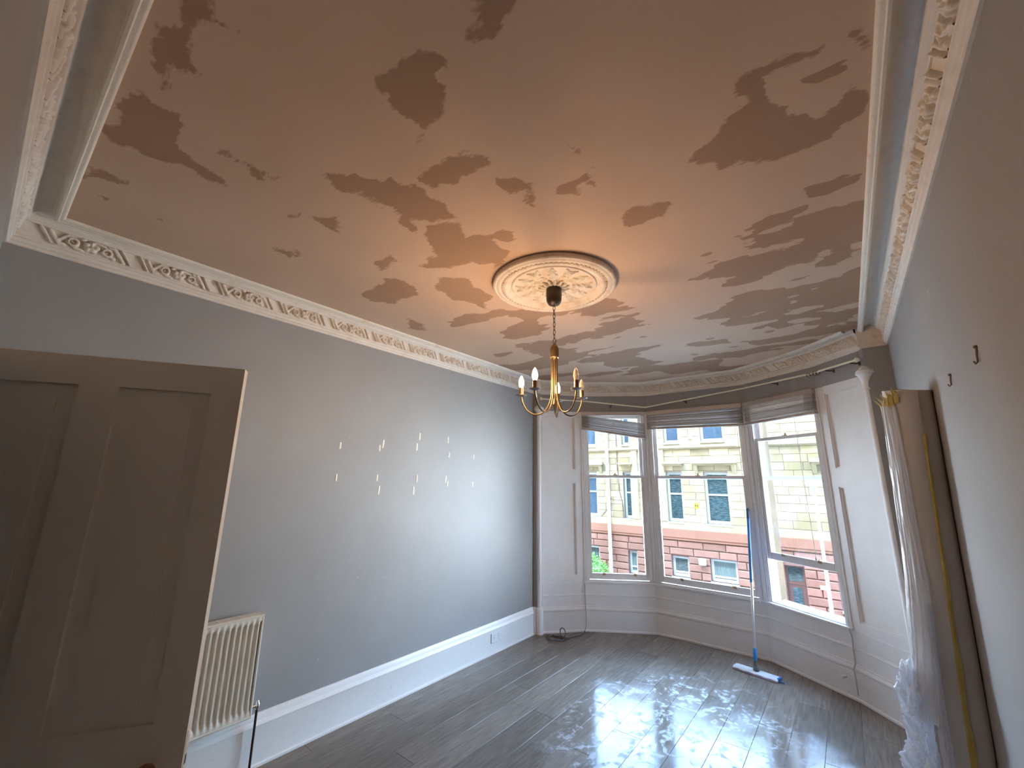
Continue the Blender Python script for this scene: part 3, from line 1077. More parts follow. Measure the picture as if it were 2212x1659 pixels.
# outer stone piers between the windows
o1_ = offset(BAY, 0.155)
o2_ = offset(BAY, 0.36)
tv = [(Vector(BAY[i + 1]) - Vector(BAY[i])).normalized() for i in range(5)]
pier = MB()
for i in (1, 2, 3, 4):
    pi, po = Vector(o1_[i]), Vector(o2_[i])
    tl_, tr_ = tv[i - 1], tv[i]
    w_ = 0.055
    pier.prism([tuple(pi - tl_ * w_), tuple(po - tl_ * w_), tuple(po), tuple(po + tr_ * w_), tuple(pi + tr_ * w_), tuple(pi)], 0.40, 2.80)
for a, b in ((1, 2), (2, 3), (3, 4)):
    pier.prism([o1_[a], o1_[b], o2_[b], o2_[a]], 0.30, 0.534)
tag(pier.obj('trim_9', M['stonepier']), 'tan sandstone piers and sills outside the bay windows', 'trim', kind=S_)


# ------------------------------------------------------------------ venetian blinds
def blind(a, b, label, drop_l, drop_r, nsl=11, first=False, last=False):
    a, b = Vector(a), Vector(b)
    L_ = (b - a).length
    t = (b - a).normalized()
    e = empty('venetian_blind', (a.x, a.y, 2.73), math.atan2(t.y, t.x), label, 'blind', 'raised venetian blinds in the bay')
    s0, s1 = (0.006 if first else 0.026), (L_ - 0.006 if last else L_ - 0.026)
    MB().box(s0, s1, -0.060, -0.008, -0.052, -0.002).obj('head_rail', M['blind'], e, bevel=0.003)
    bl, br = drop_l - 2.73, drop_r - 2.73
    tilt = br - bl
    straight = abs(tilt) < 0.06
    tl = -0.070
    tr = -0.070 if straight else -0.070 + tilt * 0.82
    hb = 0.026
    for k in range(nsl):
        u = k / (nsl - 1)
        zl = tl + (bl + hb + 0.006 - tl) * u
        zr = tr + (br + hb + 0.006 - tr) * u
        j = random.uniform(-0.003, 0.003)
        dy = random.uniform(-0.003, 0.003)
        y0, y1 = -0.058 + dy, -0.010 + dy
        tk = 0.0034
        v = [(s0 + 0.004, y0, zl + 0.012 + j), (s1 - 0.004, y0, zr + 0.012 + j), (s1 - 0.004, y1, zr + j), (s0 + 0.004, y1, zl + j)]
        v += [(p[0], p[1], p[2] + tk) for p in v]
        MB().add(v, [(3, 2, 1, 0), (4, 5, 6, 7), (0, 1, 5, 4), (1, 2, 6, 5), (2, 3, 7, 6), (3, 0, 4, 7)]).obj('slat', M['blind'], e)
    v = [(s0, -0.060, bl), (s1, -0.060, br), (s1, -0.008, br), (s0, -0.008, bl)]
    v += [(p[0], p[1], p[2] + hb) for p in v]
    MB().add(v, [(3, 2, 1, 0), (4, 5, 6, 7), (0, 1, 5, 4), (1, 2, 6, 5), (2, 3, 7, 6), (3, 0, 4, 7)]).obj('bottom_rail', M['blind'], e, bevel=0.003)
    for fr in (0.12, 0.5, 0.88):
        ld = MB()
        x = s0 + (s1 - s0) * fr
        z_ = bl + (br - bl) * fr
        for y in (-0.0625, -0.0055):
            ld.tube([(x, y, -0.05), (x, y, z_ + 0.01)], 0.0012, 5)
        tag(ld.obj('ladder_cord', M['cord'], e), kind='stuff')
    return e, L_


b1, _ = blind(P2, P3, 'tilted whitewashed blind sagging at its right end, in the left bay window', 2.492, 2.362, 10, first=True)
b2, _ = blind(P3, P4, 'wide whitewashed blind pulled up level above the middle bay window', 2.488, 2.462, 12)
b3, _ = blind(P4, P5, 'whitewashed blind pulled up above the half-open right bay window', 2.462, 2.478, 12, last=True)


def acorn(mb, x, y, z):
    mb.lathe([(0.003, 0.0), (0.006, -0.006), (0.011, -0.026), (0.010, -0.034), (0.004, -0.038)], 10, (x, y, z))


MB().tube([(1.108, -0.064, -0.25), (1.112, -0.055, -1.2), (1.120, -0.05, -1.86)], 0.0022, 6).obj('pull_cord', M['cord'], b2)
MB().tube([(0.655, -0.064, -0.25), (0.66, -0.05, -1.1), (0.668, -0.045, -1.60)], 0.0022, 6).obj('pull_cord', M['cord'], b3)
mb = MB()
acorn(mb, 0.668, -0.045, -1.60)
mb.obj('acorn_pull', M['acorn'], b3)
mb = MB()
acorn(mb, L2 + 0.004, -0.020, -0.80)
acorn(mb, L2 - 0.006, -0.020, -1.10)
mb.tube([(L2 + 0.004, -0.020, -0.26), (L2 + 0.004, -0.020, -0.80)], 0.0015, 5)
mb.tube([(L2 - 0.006, -0.020, -0.26), (L2 - 0.006, -0.020, -1.10)], 0.0015, 5)
mb.obj('acorn_pull', M['acorn'], b2)


def cleat(x, y, z, label, rz=0):
    e = MB()
    e.box(-0.006, 0.006, -0.006, 0.004, -0.03, 0.03)
    e.tube([(0, -0.004, 0.03), (0, -0.018, 0.05), (0.0, -0.02, 0.062)], 0.004, 6)
    e.tube([(0, -0.004, -0.03), (0, -0.018, -0.045), (0.0, -0.02, -0.052)], 0.004, 6)
    tag(e.obj('cord_cleat', M['acorn'], None, (x, y, z), rz), label, 'cleat', 'white cord cleats on the bay joinery')


a1 = math.atan2(tv[1].y, tv[1].x)
q_ = Vector(P3) - tv[1] * 0.05
cleat(q_.x + 0.006, q_.y - 0.010, 0.665, 'white cord cleat low on the post between left and middle windows', a1)
cleat(P4[0] - 0.055, P4[1] - 0.014, 0.60, 'white cord cleat low on the post right of the mop handle', 0)

# ------------------------------------------------------------------ curtain pole
e = empty('curtain_pole', (1.8, 5.3, 2.83), 0, 'thin cream curtain pole bent round the bay above the blinds', 'curtain pole')
pth = [(0.175, 4.615, 2.858), (0.60, 5.115, 2.852), (1.215, 5.56, 2.778), (2.393, 5.56, 2.890), (3.05, 5.085, 2.865), (3.430, 4.655, 2.852)]
O_ = Vector(e.location)
loc = [Vector(p) - O_ for p in pth]
MB().tube(loc, 0.0095, 10).obj('pole', M['pole'], e, smooth=True)
for q in (loc[0], loc[-1]):
    MB().lathe([(0.0, -0.022), (0.014, -0.018), (0.022, 0.0), (0.014, 0.018), (0.0, 0.022)], 14, tuple(q), cap=False).obj('finial', M['pole'], e, smooth=True)
def_pts = [(0.36, 4.835), (0.86, 5.30), (1.72, 5.56), (2.72, 5.32), (3.20, 4.915), (3.385, 4.705)]
for k, (x, y) in enumerate(def_pts):
    # bracket foot on wall behind the pole
    best = None
    for i in range(5):
        A_, B_ = Vector(BAY[i]), Vector(BAY[i + 1])
        tt = max(0, min(1, (Vector((x, y)) - A_).dot(B_ - A_) / (B_ - A_).length_squared))
        qq = A_ + (B_ - A_) * tt
        dd = (qq - Vector((x, y))).length
        if best is None or dd < best[0]:
            best = (dd, qq)
    # pole height here
    bz = None
    for p, q in zip(pth[:-1], pth[1:]):
        A_, B_ = Vector(p), Vector(q)
        A2, B2 = A_.xy, B_.xy
        tt = (Vector((x, y)) - A2).dot(B2 - A2) / (B2 - A2).length_squared
        if -0.05 <= tt <= 1.05:
            bz = A_ + (B_ - A_) * tt
    w_ = best[1]
    P_ = Vector((w_.x, w_.y, bz.z)) - O_
    Q_ = bz - O_
    br = MB().tube([P_ + Vector((0, 0, -0.01)), P_ * 0.5 + Q_ * 0.5 + Vector((0, 0, -0.016)), Q_ + Vector((0, 0, -0.012))], 0.006, 8)
    br.lathe([(0.009, -0.016), (0.010, 0), (0.009, 0.016)], 10, tuple(P_ + (Q_ - P_).normalized() * 0.004 + Vector((0, 0, -0.015))))
    br.obj('bracket', M['bracket'], e)
for k in range(7):
    c = Vector(loc[4]) * (1 - 0.03 - k * 0.035) + Vector(loc[5]) * (0.03 + k * 0.035)
    tdir = (Vector(loc[5]) - Vector(loc[4])).normalized()
    u_ = tdir.cross(Vector((0, 0, 1))).normalized()
    tilt = random.uniform(-0.5, 0.5)
    w_ = (Vector((0, 0, 1)) + tdir * tilt).normalized()
    ring = [c + Vector((0, 0, -0.011)) + (u_ * math.cos(a) + w_ * math.sin(a)) * 0.021 for a in [2 * PI * i / 14 for i in range(14)]]
    MB().tube(ring, 0.0028, 6, closed=True).obj('curtain_ring', M['clear'] if k % 2 else M['bracket'], e)

# ------------------------------------------------------------------ ceiling rose
RX, RY = 1.824, 2.34
rose = empty('ceiling_rose', (RX, RY, H), 0, 'round ornate plaster ceiling rose with leaf relief above the chandelier', 'ceiling rose')
MB().lathe([(0.400, 0.0), (0.412, -0.004), (0.415, -0.018), (0.414, -0.030), (0.408, -0.036), (0.398, -0.038), (0.392, -0.034), (0.386, -0.037), (0.376, -0.041), (0.366, -0.040),
            (0.360, -0.034), (0.350, -0.034), (0.344, -0.040), (0.332, -0.042), (0.316, -0.034), (0.300, -0.024), (0.290, -0.022), (0.284, -0.030), (0.276, -0.030),
            (0.268, -0.022), (0.10, -0.022), (0.0, -0.022)], 96, cap=False).obj('rose_body', M['dirty_cream'], rose, smooth=30)
mb = MB()
for k in range(72):
    a = 2 * PI * k / 72
    c, s = math.cos(a), math.sin(a)
    rr, ww = 0.352, 0.010
    t_ = (-s, c)
    vs = []
    for du, dv, dz in ((-1, -1, -0.030), (1, -1, -0.030), (1, 1, -0.030), (-1, 1, -0.030), (-0.5, -0.5, -0.043), (0.5, -0.5, -0.043), (0.5, 0.5, -0.043), (-0.5, 0.5, -0.043)):
        vs.append((c * (rr + du * 0.009) + t_[0] * dv * ww, s * (rr + du * 0.009) + t_[1] * dv * ww, dz))
    mb.add(vs, [(0, 1, 5, 4), (1, 2, 6, 5), (2, 3, 7, 6), (3, 0, 4, 7), (4, 5, 6, 7)])
tag(mb.obj('egg_and_dart_ring', M['dirty_cream'], rose), kind='stuff')


def rose_leaf(L0, L1_, wid, curl, hgt):
    mb = MB()

    def fn(u, v):
        x = L0 + (L1_ - L0) * u
        wv = wid * (math.sin(PI * min(1, u * 0.92 + 0.08)) ** 0.6) * (0.78 + 0.22 * math.cos(u * 26))
        y = (v - 0.5) * 2 * wv + curl * math.sin(u * PI)
        e_ = abs(v - 0.5) * 2
        z = -0.020 - hgt * (0.35 + 0.65 * math.sin(PI * u) ** 0.7) * (1 - e_ ** 2) + 0.006 * math.exp(-((v - 0.5) / 0.07) ** 2) + (0.003 * math.cos(e_ * 9 + u * 18))
        return (x, y, z)
    mb.grid(fn, 22, 12)
    return mb.mesh('acanthus_leaf', M['plaster'], smooth=60)


lf1 = rose_leaf(0.085, 0.262, 0.040, 0.0, 0.020)
lf2 = rose_leaf(0.125, 0.262, 0.030, 0.030, 0.017)
lf3 = rose_leaf(0.125, 0.262, 0.030, -0.030, 0.017)
for k in range(6):
    for me_, da in ((lf1, 0), (lf2, 0.36), (lf3, -0.36)):
        o = bpy.data.objects.new('acanthus_leaf', me_)
        COL.objects.link(o)
        o.parent = rose
        o.rotation_euler = (0, 0, 2 * PI * k / 6 + da)
mb = MB()
for k in range(14):
    a = 2 * PI * k / 14
    mb.tube([(0.05 * math.cos(a), 0.05 * math.sin(a), -0.034), (0.080 * math.cos(a), 0.080 * math.sin(a), -0.036), (0.106 * math.cos(a), 0.106 * math.sin(a), -0.028)], [0.008, 0.011, 0.006], 6)
mb.lathe([(0.065, -0.02), (0.06, -0.036), (0.0, -0.04)], 20, cap=False)
mb.obj('fluted_boss', M['plaster'], rose, smooth=50)

# ------------------------------------------------------------------ chandelier
ch = empty('chandelier', (RX, RY, H), 0, 'five-armed antique brass chandelier with candle bulbs, three lit', 'chandelier')
zr = lambda z: z - H
MB().lathe([(0.046, zr(3.078)), (0.052, zr(3.072)), (0.053, zr(3.02)), (0.050, zr(2.985)), (0.038, zr(2.962)), (0.018, zr(2.953)), (0.0, zr(2.950))], 28, cap=False).obj('ceiling_cup', M['brown_metal'], ch, smooth=50)
z = 2.950
lm = None
k = 0
while z > 2.715:
    zc = z - 0.017
    pts = []
    for i in range(16):
        a = 2 * PI * i / 16
        x = 0.0075 * math.cos(a)
        zz = 0.012 * (1 if math.sin(a) > 0 else -1) * (abs(math.sin(a)) ** 0.5) + 0.006 * math.sin(a)
        pts.append((x, 0, zz) if k % 2 == 0 else (0, x, zz))
    MB().tube(pts, 0.0021, 6, closed=True).obj('chain_link', M['brown_metal'], ch, (0, 0, zr(zc)))
    z -= 0.0285
    k += 1
tri = [(0, 0, zr(2.722)), (0.020, 0, zr(2.700)), (0.004, 0, zr(2.680)), (-0.004, 0, zr(2.680)), (-0.020, 0, zr(2.700))]
MB().tube(tri, 0.0022, 6, closed=True).obj('hanging_loop', M['brass'], ch)
MB().lathe([(0.0, zr(2.690)), (0.007, zr(2.686)), (0.010, zr(2.678)), (0.022, zr(2.665)), (0.029, zr(2.645)), (0.030, zr(2.620)), (0.028, zr(2.598)), (0.030, zr(2.592)), (0.027, zr(2.586)), (0.0, zr(2.586))], 24, cap=False).obj('bell_cap', M['brass'], ch, smooth=50)
R_ = 0.2185
ANG = [-153, -91, 117, -22, 67]
LIT = [1, 1, 1, 0, 0]
for ad, lit in zip(ANG, LIT):
    a = math.radians(ad)
    c, s = math.cos(a), math.sin(a)
    pts = [(0.019, 2.590), (0.019, 2.50), (0.019, 2.42), (0.021, 2.36), (0.028, 2.31), (0.045, 2.262), (0.072, 2.228), (0.108, 2.213), (0.145, 2.217), (0.178, 2.238), (0.200, 2.270), (0.2135, 2.305), (R_, 2.335)]
    P_ = [(r * c, r * s, zr(z)) for r, z in pts]
    fine = []
    for i in range(len(P_) - 1):
        A_, B_ = Vector(P_[i]), Vector(P_[i + 1])
        p0 = Vector(P_[max(0, i - 1)])
        p3 = Vector(P_[min(len(P_) - 1, i + 2)])
        for j in range(3):
            t_ = j / 3
            fine.append(0.5 * ((2 * A_) + (B_ - p0) * t_ + (2 * p0 - 5 * A_ + 4 * B_ - p3) * t_ ** 2 + (3 * A_ - p0 - 3 * B_ + p3) * t_ ** 3))
    fine.append(Vector(P_[-1]))
    arm = MB().tube(fine, 0.0048, 8).obj('arm', M['brass'], ch, smooth=60)
    cx, cy = R_ * c, R_ * s
    MB().lathe([(0.0, zr(2.332)), (0.016, zr(2.332)), (0.034, zr(2.338)), (0.036, zr(2.342)), (0.033, zr(2.343)), (0.015, zr(2.337)), (0.0, zr(2.337))], 20, (cx, cy, 0), cap=False).obj('drip_dish', M['dish'], arm, smooth=50)
    MB().lathe([(0.0135, zr(2.336)), (0.0135, zr(2.392)), (0.011, zr(2.394))], 16, (cx, cy, 0)).obj('candle_sleeve', M['candle'], arm, smooth=40)
    MB().lathe([(0.0095, zr(2.392)), (0.012, zr(2.398)), (0.0165, zr(2.412)), (0.0175, zr(2.424)), (0.0155, zr(2.440)), (0.010, zr(2.457)), (0.004, zr(2.468)), (0.0, zr(2.472))], 18, (cx, cy, 0), cap=False).obj(
        'lit_candle_bulb' if lit else 'candle_bulb', M['bulb_lit'] if lit else M['bulb_off'], arm, smooth=60)
for ad in (20, 140, 260):
    a = math.radians(ad)
    c, s = math.cos(a), math.sin(a)
    v = [(0.004 * c, 0.004 * s, zr(2.33)), (0.012 * c - 0.008 * s, 0.012 * s + 0.008 * c, zr(2.28)), (0.014 * c, 0.014 * s, zr(2.275)), (0.012 * c + 0.008 * s, 0.012 * s - 0.008 * c, zr(2.28)), (0.004 * c, 0.004 * s, zr(2.206)),
         (0.002 * c, 0.002 * s, zr(2.27))]
    MB().add(v, [(0, 1, 2), (0, 2, 3), (1, 4, 2), (2, 4, 3), (0, 5, 1), (0, 3, 5), (1, 5, 4), (3, 4, 5)]).obj('leaf_finial', M['brass'], ch)

# ------------------------------------------------------------------ open door
HX, HY = 1.117, 0.0
EX, EY = 1.529, 0.667
da = math.atan2(EY - HY, EX - HX)
DL = math.hypot(EX - HX, EY - HY)
door = empty('door_1', (HX, HY + 0.0, 0), da, 'white panelled door standing open into the room, in shade', 'door', kind=S_)
# local x along leaf (hinge 0 -> DL), local y thickness away from camera (+)
px0, px1, px2, px3 = DL - 0.705, DL - 0.462, DL - 0.356, DL - 0.092
ZT = 2.188
m = MB()
zb = [(0.22, 0.86), (1.065, 2.090)]
m.box(0.0, px0, 0, 0.042, 0.008, ZT).box(px1, px2, 0, 0.042, 0.008, ZT).box(px3, DL - 0.001, 0, 0.042, 0.008, ZT)
for a, b in ((px0, px1), (px2, px3)):
    m.box(a, b, 0, 0.042, 0.008, zb[0][0]).box(a, b, 0, 0.042, zb[0][1], zb[1][0]).box(a, b, 0, 0.042, zb[1][1], ZT)
m.obj('door_leaf', M['door'], door)
for a, b in ((px0, px1), (px2, px3)):
    for z0, z1 in zb:
        p = MB().box(a, b, 0.014, 0.028, z0, z1)
        p.box(a + 0.05, b - 0.05, 0.009, 0.014, z0 + 0.05, z1 - 0.05)
        p.obj('door_panel', M['door'], door)
MB().box(DL - 0.001, DL, 0, 0.042, 0.008, ZT).obj('door_edge', M['door_edge'], door)
MB().box(DL, DL + 0.0015, 0.010, 0.032, 0.86, 1.03).obj('latch_plate', M['door_edge'], door)
MB().box(DL, DL + 0.002, 0.016, 0.028, 0.935, 0.960).obj('latch_hole', M['black'], door)
kn = MB().lathe([(0.024, 0.0), (0.024, 0.004), (0.010, 0.008), (0.010, 0.030), (0.022, 0.040), (0.029, 0.054), (0.025, 0.068), (0.0, 0.074)], 20, cap=False)
o = kn.obj('door_knob', M['wood_knob'], door, (DL - 0.088, 0.0, 0.940), smooth=60)
o.rotation_euler = (PI / 2, 0, 0)
# door frame and dark hall behind
m = MB().box(DX0 - 0.10, DX0, -0.02, 0.022, 0, DZ + 0.10).box(DX1, DX1 + 0.10, -0.02, 0.022, 0, DZ + 0.10).box(DX0, DX1, -0.02, 0.022, DZ, DZ + 0.10)
m.box(DX0, DX0 + 0.015, -0.25, 0.0, 0, DZ).box(DX1 - 0.015, DX1, -0.25, 0.0, 0, DZ).box(DX0, DX1, -0.25, 0, DZ - 0.015, DZ)
tag(m.obj('door_frame', M['white']), 'white architrave and jamb round the doorway behind the open door', 'door frame', kind=S_)
m = MB().box(0.3, 2.9, -1.6, -1.5, -0.25, 3.0).box(0.2, 0.3, -1.6, -0.25, -0.25, 3.0).box(2.9, 3.0, -1.6, -0.25, -0.25, 3.0).box(0.2, 3.0, -1.6, -0.25, -0.25, 0).box(0.2, 3.0, -1.6, -0.25, 2.9, 3.0)
tag(m.obj('wall_hall', M['wall']), 'grey hallway beyond the doorway', 'wall', kind=S_)

# ------------------------------------------------------------------ radiator
R0, R1 = 0.36, 1.478
rad = empty('radiator', (0.0, R1, 0), 0, 'cream ribbed panel radiator on the left wall behind the open door', 'radiator')
lr = R1 - R0
zb_, zt_ = 0.336, 0.930
nr = int(lr / 0.0333)


def radfn(u, v):
    y = -0.012 - u * (lr - 0.024)
    z = zb_ + 0.012 + v * (zt_ - zb_ - 0.024)
    e_ = min(1, max(0, min((v - 0.045) / 0.03, (0.955 - v) / 0.03)))
    ph = (u * nr) % 1.0
    g = 0.5 - 0.5 * math.cos(2 * PI * ph)
    g = min(1, max(0, (g - 0.25) / 0.5))
    return (0.122 - 0.016 * e_ * (1 - g), y, z)


MB().grid(radfn, nr * 8, 24).obj('ribbed_panel', M['rad'], rad, smooth=50)
m = MB().box(0.108, 0.124, -lr, 0, zb_, zb_ + 0.014).box(0.108, 0.124, -lr, 0, zt_ - 0.014, zt_).box(0.108, 0.124, -0.014, 0, zb_ + 0.012, zt_ - 0.012).box(0.108, 0.124, -lr, -lr + 0.014, zb_ + 0.012, zt_ - 0.012)
m.box(0.094, 0.104, -lr, 0, zb_ + 0.005, zt_ - 0.005)
m.obj('panel_rim', M['rad'], rad, bevel=0.004)
m = MB()
for k in range(4):
    m.box(0.040 + k * 0.019, 0.046 + k * 0.019, -lr + 0.01, -0.005, zt_ - 0.006, zt_)
for k in range(int(lr / 0.06)):
    m.box(0.036, 0.108, -0.005 - k * 0.06 - 0.012, -0.005 - k * 0.06, zt_ - 0.007, zt_ - 0.001)
m.obj('top_grille', M['rad'], rad)
MB().box(0.036, 0.108, -0.004, -0.0, zb_ + 0.04, zt_ - 0.002).obj('side_panel', M['rad'], rad)
for yy in (-0.20, -lr + 0.16):
    MB().box(0.002, 0.036, yy, yy + 0.04, zb_ + 0.06, zt_ - 0.06).obj('wall_bracket', M['rad'], rad)
v_ = MB().tube([(0.07, -0.002, 0.375), (0.07, 0.050, 0.375)], 0.011, 10)
v_.lathe([(0.012, 0.0), (0.016, 0.006), (0.016, 0.030), (0.012, 0.036), (0.008, 0.05)], 12, (0.07, 0.050, 0.355))
v_.obj('valve', M['chrome'], rad, smooth=50)
MB().tube([(0.07, 0.050, 0.004), (0.07, 0.050, 0.36)], 0.0075, 10).obj('supply_pipe', M['pipe'], rad, smooth=60)

# ------------------------------------------------------------------ socket on skirting
so_ = empty('wall_socket', (0.030, 3.948, 0.155), 0, 'white double power socket set in the left skirting', 'socket')
MB().box(0, 0.010, -0.078, 0.078, -0.046, 0.046).obj('socket_plate', M['socket'], so_, bevel=0.003)
for dy in (-0.036, 0.036):
    MB().box(0.010, 0.013, dy - 0.005, dy + 0.005, 0.016, 0.034).obj('rocker_switch', M['socket'], so_)
    m = MB().box(0.0095, 0.0106, dy - 0.003, dy + 0.003, -0.002, 0.006)
    m.box(0.0095, 0.0106, dy - 0.014, dy - 0.008, -0.022, -0.018).box(0.0095, 0.0106, dy + 0.008, dy + 0.014, -0.022, -0.018)
    m.obj('pin_holes', M['black'], so_)

# ------------------------------------------------------------------ adhesive strips left on the wall
STR = [(1.953, 2.087, 1.951, 2.032), (2.364, 2.140, 2.357, 2.066), (2.326, 2.092, 2.328, 2.036), (2.770, 2.241, 2.770, 2.170), (2.742, 2.138, 2.742, 2.067), (3.146, 2.237, 3.145, 2.168),
       (3.173, 2.077, 3.170, 2.024), (3.547, 2.077, 3.541, 2.021), (1.946, 1.833, 1.945, 1.777), (2.327, 1.834, 2.326, 1.779), (2.357, 1.739, 2.351, 1.665), (2.765, 1.842, 2.764, 1.769),
       (2.735, 1.731, 2.734, 1.658), (3.142, 1.838, 3.138, 1.766), (3.168, 1.785, 3.163, 1.730), (3.538, 1.780, 3.535, 1.724)]
SLAB = ['leftmost pale strip in the upper row on the grey wall', 'longer pale strip, right of the upper pair second from left', 'shorter pale strip, left of the upper pair second from left',
        'topmost pale strip on the grey wall, above another strip', 'pale strip directly below the topmost strip', 'upper pale strip beside a slanting scuff, fourth column',
        'short pale strip below the scuff, fourth column of upper row', 'rightmost thin pale strip in the upper row', 'leftmost pale strip in the lower row on the grey wall',
        'yellowish pale strip in the lower row, second column', 'long pale strip below the yellowish one, second column', 'upper pale strip of the third column in the lower row',
        'lowest pale strip of the third column, bottom of the wall group', 'taller left strip of the close pair, fourth column of lower row', 'shorter right strip of the close pair, fourth column of lower row', 'rightmost thin pale strip in the lower row']
for (y0, z0, y1, z1), lb in zip(STR, SLAB):
    w_ = 0.0075 if y0 < 3.4 else 0.006
    m = MB()
    n_ = 6
    for i in range(n_ + 1):
        t_ = i / n_
        y = y0 + (y1 - y0) * t_
        z = z0 + (z1 - z0) * t_
        d_ = 0.0012 + 0.0015 * math.sin(t_ * PI)
        ww = w_ * (0.75 if i in (0, n_) else 1)
        m.v += [(0.0, y - ww, z), (d_, y - ww * 0.9, z), (d_, y + ww * 0.9, z), (0.0, y + ww, z)]
    for i in range(n_):
        for j in range(3):
            a = i * 4 + j
            m.f.append((a, a + 1, a + 5, a + 4))
    m.f += [(0, 3, 2, 1), (n_ * 4, n_ * 4 + 1, n_ * 4 + 2, n_ * 4 + 3)]
    tag(m.obj('adhesive_strip', M['strip']), lb, 'adhesive strip', 'pale adhesive strips left on the grey wall')

# ------------------------------------------------------------------ hooks on right wall
for (y, z, hh, lb) in ((2.176, 2.243, 0.062, 'larger rusty picture hook on the right wall, higher in the photo'), (2.656, 2.247, 0.052, 'smaller rusty picture hook on the right wall, above the leaning roll')):
    m = MB().tube([(-0.002, 0, hh / 2), (-0.005, 0.002, 0.0), (-0.006, 0.0, -hh / 2 + 0.008), (-0.012, 0, -hh / 2), (-0.016, 0, -hh / 2 + 0.010)], 0.0032, 6)
    m.lathe([(0.006, -0.002), (0.007, 0.004), (0.003, 0.008)], 8, (-0.004, 0, hh / 2 - 0.004))
    tag(m.obj('picture_hook', M['hook'], None, (W, y, z)), lb, 'hook', 'picture hooks on the right wall')

# ------------------------------------------------------------------ cables
cab = []
cx, cy = 0.31, 4.71
for i in range(70):
    a = i * 0.30 + 0.6
    r = 0.105 + 0.018 * math.sin(i * 0.47)
    cab.append((cx + r * 1.0 * math.cos(a) + 0.010 * math.sin(i * 0.21), cy + r * 0.85 * math.sin(a), 0.005 + 0.0006 * (i % 21) + 0.004 * (1 + math.sin(i * 0.9))))
for i in range(1, 22):
    a = i / 21 * 2 * PI
    cab.append((cx + 0.065 + 0.050 * math.sin(a) * 0.9 + 0.02 * i / 21, cy + 0.02 + 0.03 * i / 21, 0.02 + 0.052 * (1 - math.cos(a))))
for p in ((0.42, 4.83, 0.008), (0.45, 4.93, 0.006), (0.475, 5.03, 0.006), (0.474, 5.11, 0.02)):
    cab.append(p)
cable = empty('coiled_cable', (cx, cy, 0), 0, 'thin grey cable coiled on the floor by the left pillar', 'cable')
MB().tube([(p[0] - cx, p[1] - cy, p[2]) for p in cab], 0.0060, 7).obj('loose_coil', M['cable'], cable, smooth=60)
vp = [(0.474, 5.11, 0.02), (0.478, 5.135, 0.06), (0.479, 5.152, 0.15), (0.470, 5.160, 0.26), (0.459, 5.172, 0.31), (0.456, 5.176, 0.42), (0.458, 5.172, 0.55)]
MB().tube([(p[0] - cx, p[1] - cy, p[2]) for p in vp], 0.0062, 7).obj('painted_riser', M['cable_paint'], cable, smooth=60)
vp = [(3.080, 5.125, 0.575), (3.090, 5.145, 0.50), (3.086, 5.138, 0.40), (3.085, 5.130, 0.30), (3.070, 5.105, 0.26), (3.073, 5.108, 0.20), (3.074, 5.110, 0.06)]
tag(MB().tube(vp, 0.006, 7).obj('painted_cable', M['cable_paint'], smooth=60), 'painted cable run down the corner under the right window', 'cable')
for (x, y, z, lb) in ((2.225, 5.600, 0.018, 'little white peg on the floor behind the mop'), (2.99, 5.185, 0.16, 'little white stub on the skirting under the right window')):
    m = MB().lathe([(0.012, -0.03), (0.012, 0.02), (0.009, 0.03)], 12)
    o = m.obj('pipe_stub', M['socket'], None, (x, y, z), smooth=50)
    o.rotation_euler = (PI / 2, 0, 0.0 if x < 2.5 else -0.58)
    tag(o, lb, 'pipe stub', 'white stubs by the bay skirting')

# ------------------------------------------------------------------ mop
mp0 = Vector((2.300, 5.192, 0.0))
mop = empty('flat_mop', tuple(mp0), 0, 'blue and silver flat mop with white head leaning on the bay window', 'mop')
hl = Vector((2.515 - 2.101, 5.147 - 5.241, 0))
ha = math.atan2(hl.y, hl.x)
HLn = 0.405
c_, s_ = math.cos(ha), math.sin(ha)


def hp(x, y, z):
    return (x * c_ - y * s_, x * s_ + y * c_, z)


m = MB()
n_ = 24
for i in range(n_ + 1):
    x = -HLn / 2 + HLn * i / n_
    w_ = 0.056 if 0 < i < n_ else 0.046
    sc_ = 0.010 + 0.010 * abs(math.sin(i / n_ * PI * 4))
    m.v += [hp(x, -w_ - 0.006, 0.002 + sc_ * 0.6), hp(x, -w_ - 0.002, 0.019), hp(x, -w_ + 0.014, 0.026), hp(x, w_ - 0.014, 0.026), hp(x, w_ + 0.004, 0.017), hp(x, w_ + 0.004, 0.002 + sc_ * 0.6)]
for i in range(n_):
    for j in range(6):
        a = i * 6 + j
        b = i * 6 + (j + 1) % 6
        m.f.append((a, b, b + 6, a + 6))
m.f += [tuple(range(6)), tuple(n_ * 6 + j for j in range(5, -1, -1))]
m.obj('mop_head', M['mopwhite'], mop, smooth=40)
m = MB()
m.v = []
for i in range(n_ + 1):
    x = -HLn / 2 + 0.004 + (HLn - 0.008) * i / n_
    w_ = 0.064
    lift = 0.012 + 0.008 * abs(math.sin(i / n_ * PI * 4))
    m.v += [hp(x, -w_, 0.0), hp(x, -w_ - 0.003, lift), hp(x, w_, lift), hp(x, w_, 0.0)]
for i in range(n_):
    for j in range(4):
        a = i * 4 + j
        b = i * 4 + (j + 1) % 4
        m.f.append((a, b, b + 4, a + 4))
m.f += [(0, 1, 2, 3), tuple(n_ * 4 + j for j in (3, 2, 1, 0))]
m.obj('mop_cloth', M['mopcloth'], mop)
m = MB().box(HLn / 2 - 0.012, HLn / 2 + 0.010, -0.036, 0.036, 0.010, 0.034)
m.v = [hp(*p) for p in m.v]
m.obj('end_clip', M['blue'], mop, bevel=0.004)
m = MB().tube([hp(HLn / 2, -0.03, 0.012), hp(HLn / 2 + 0.05, -0.035, 0.010)], 0.007, 6)
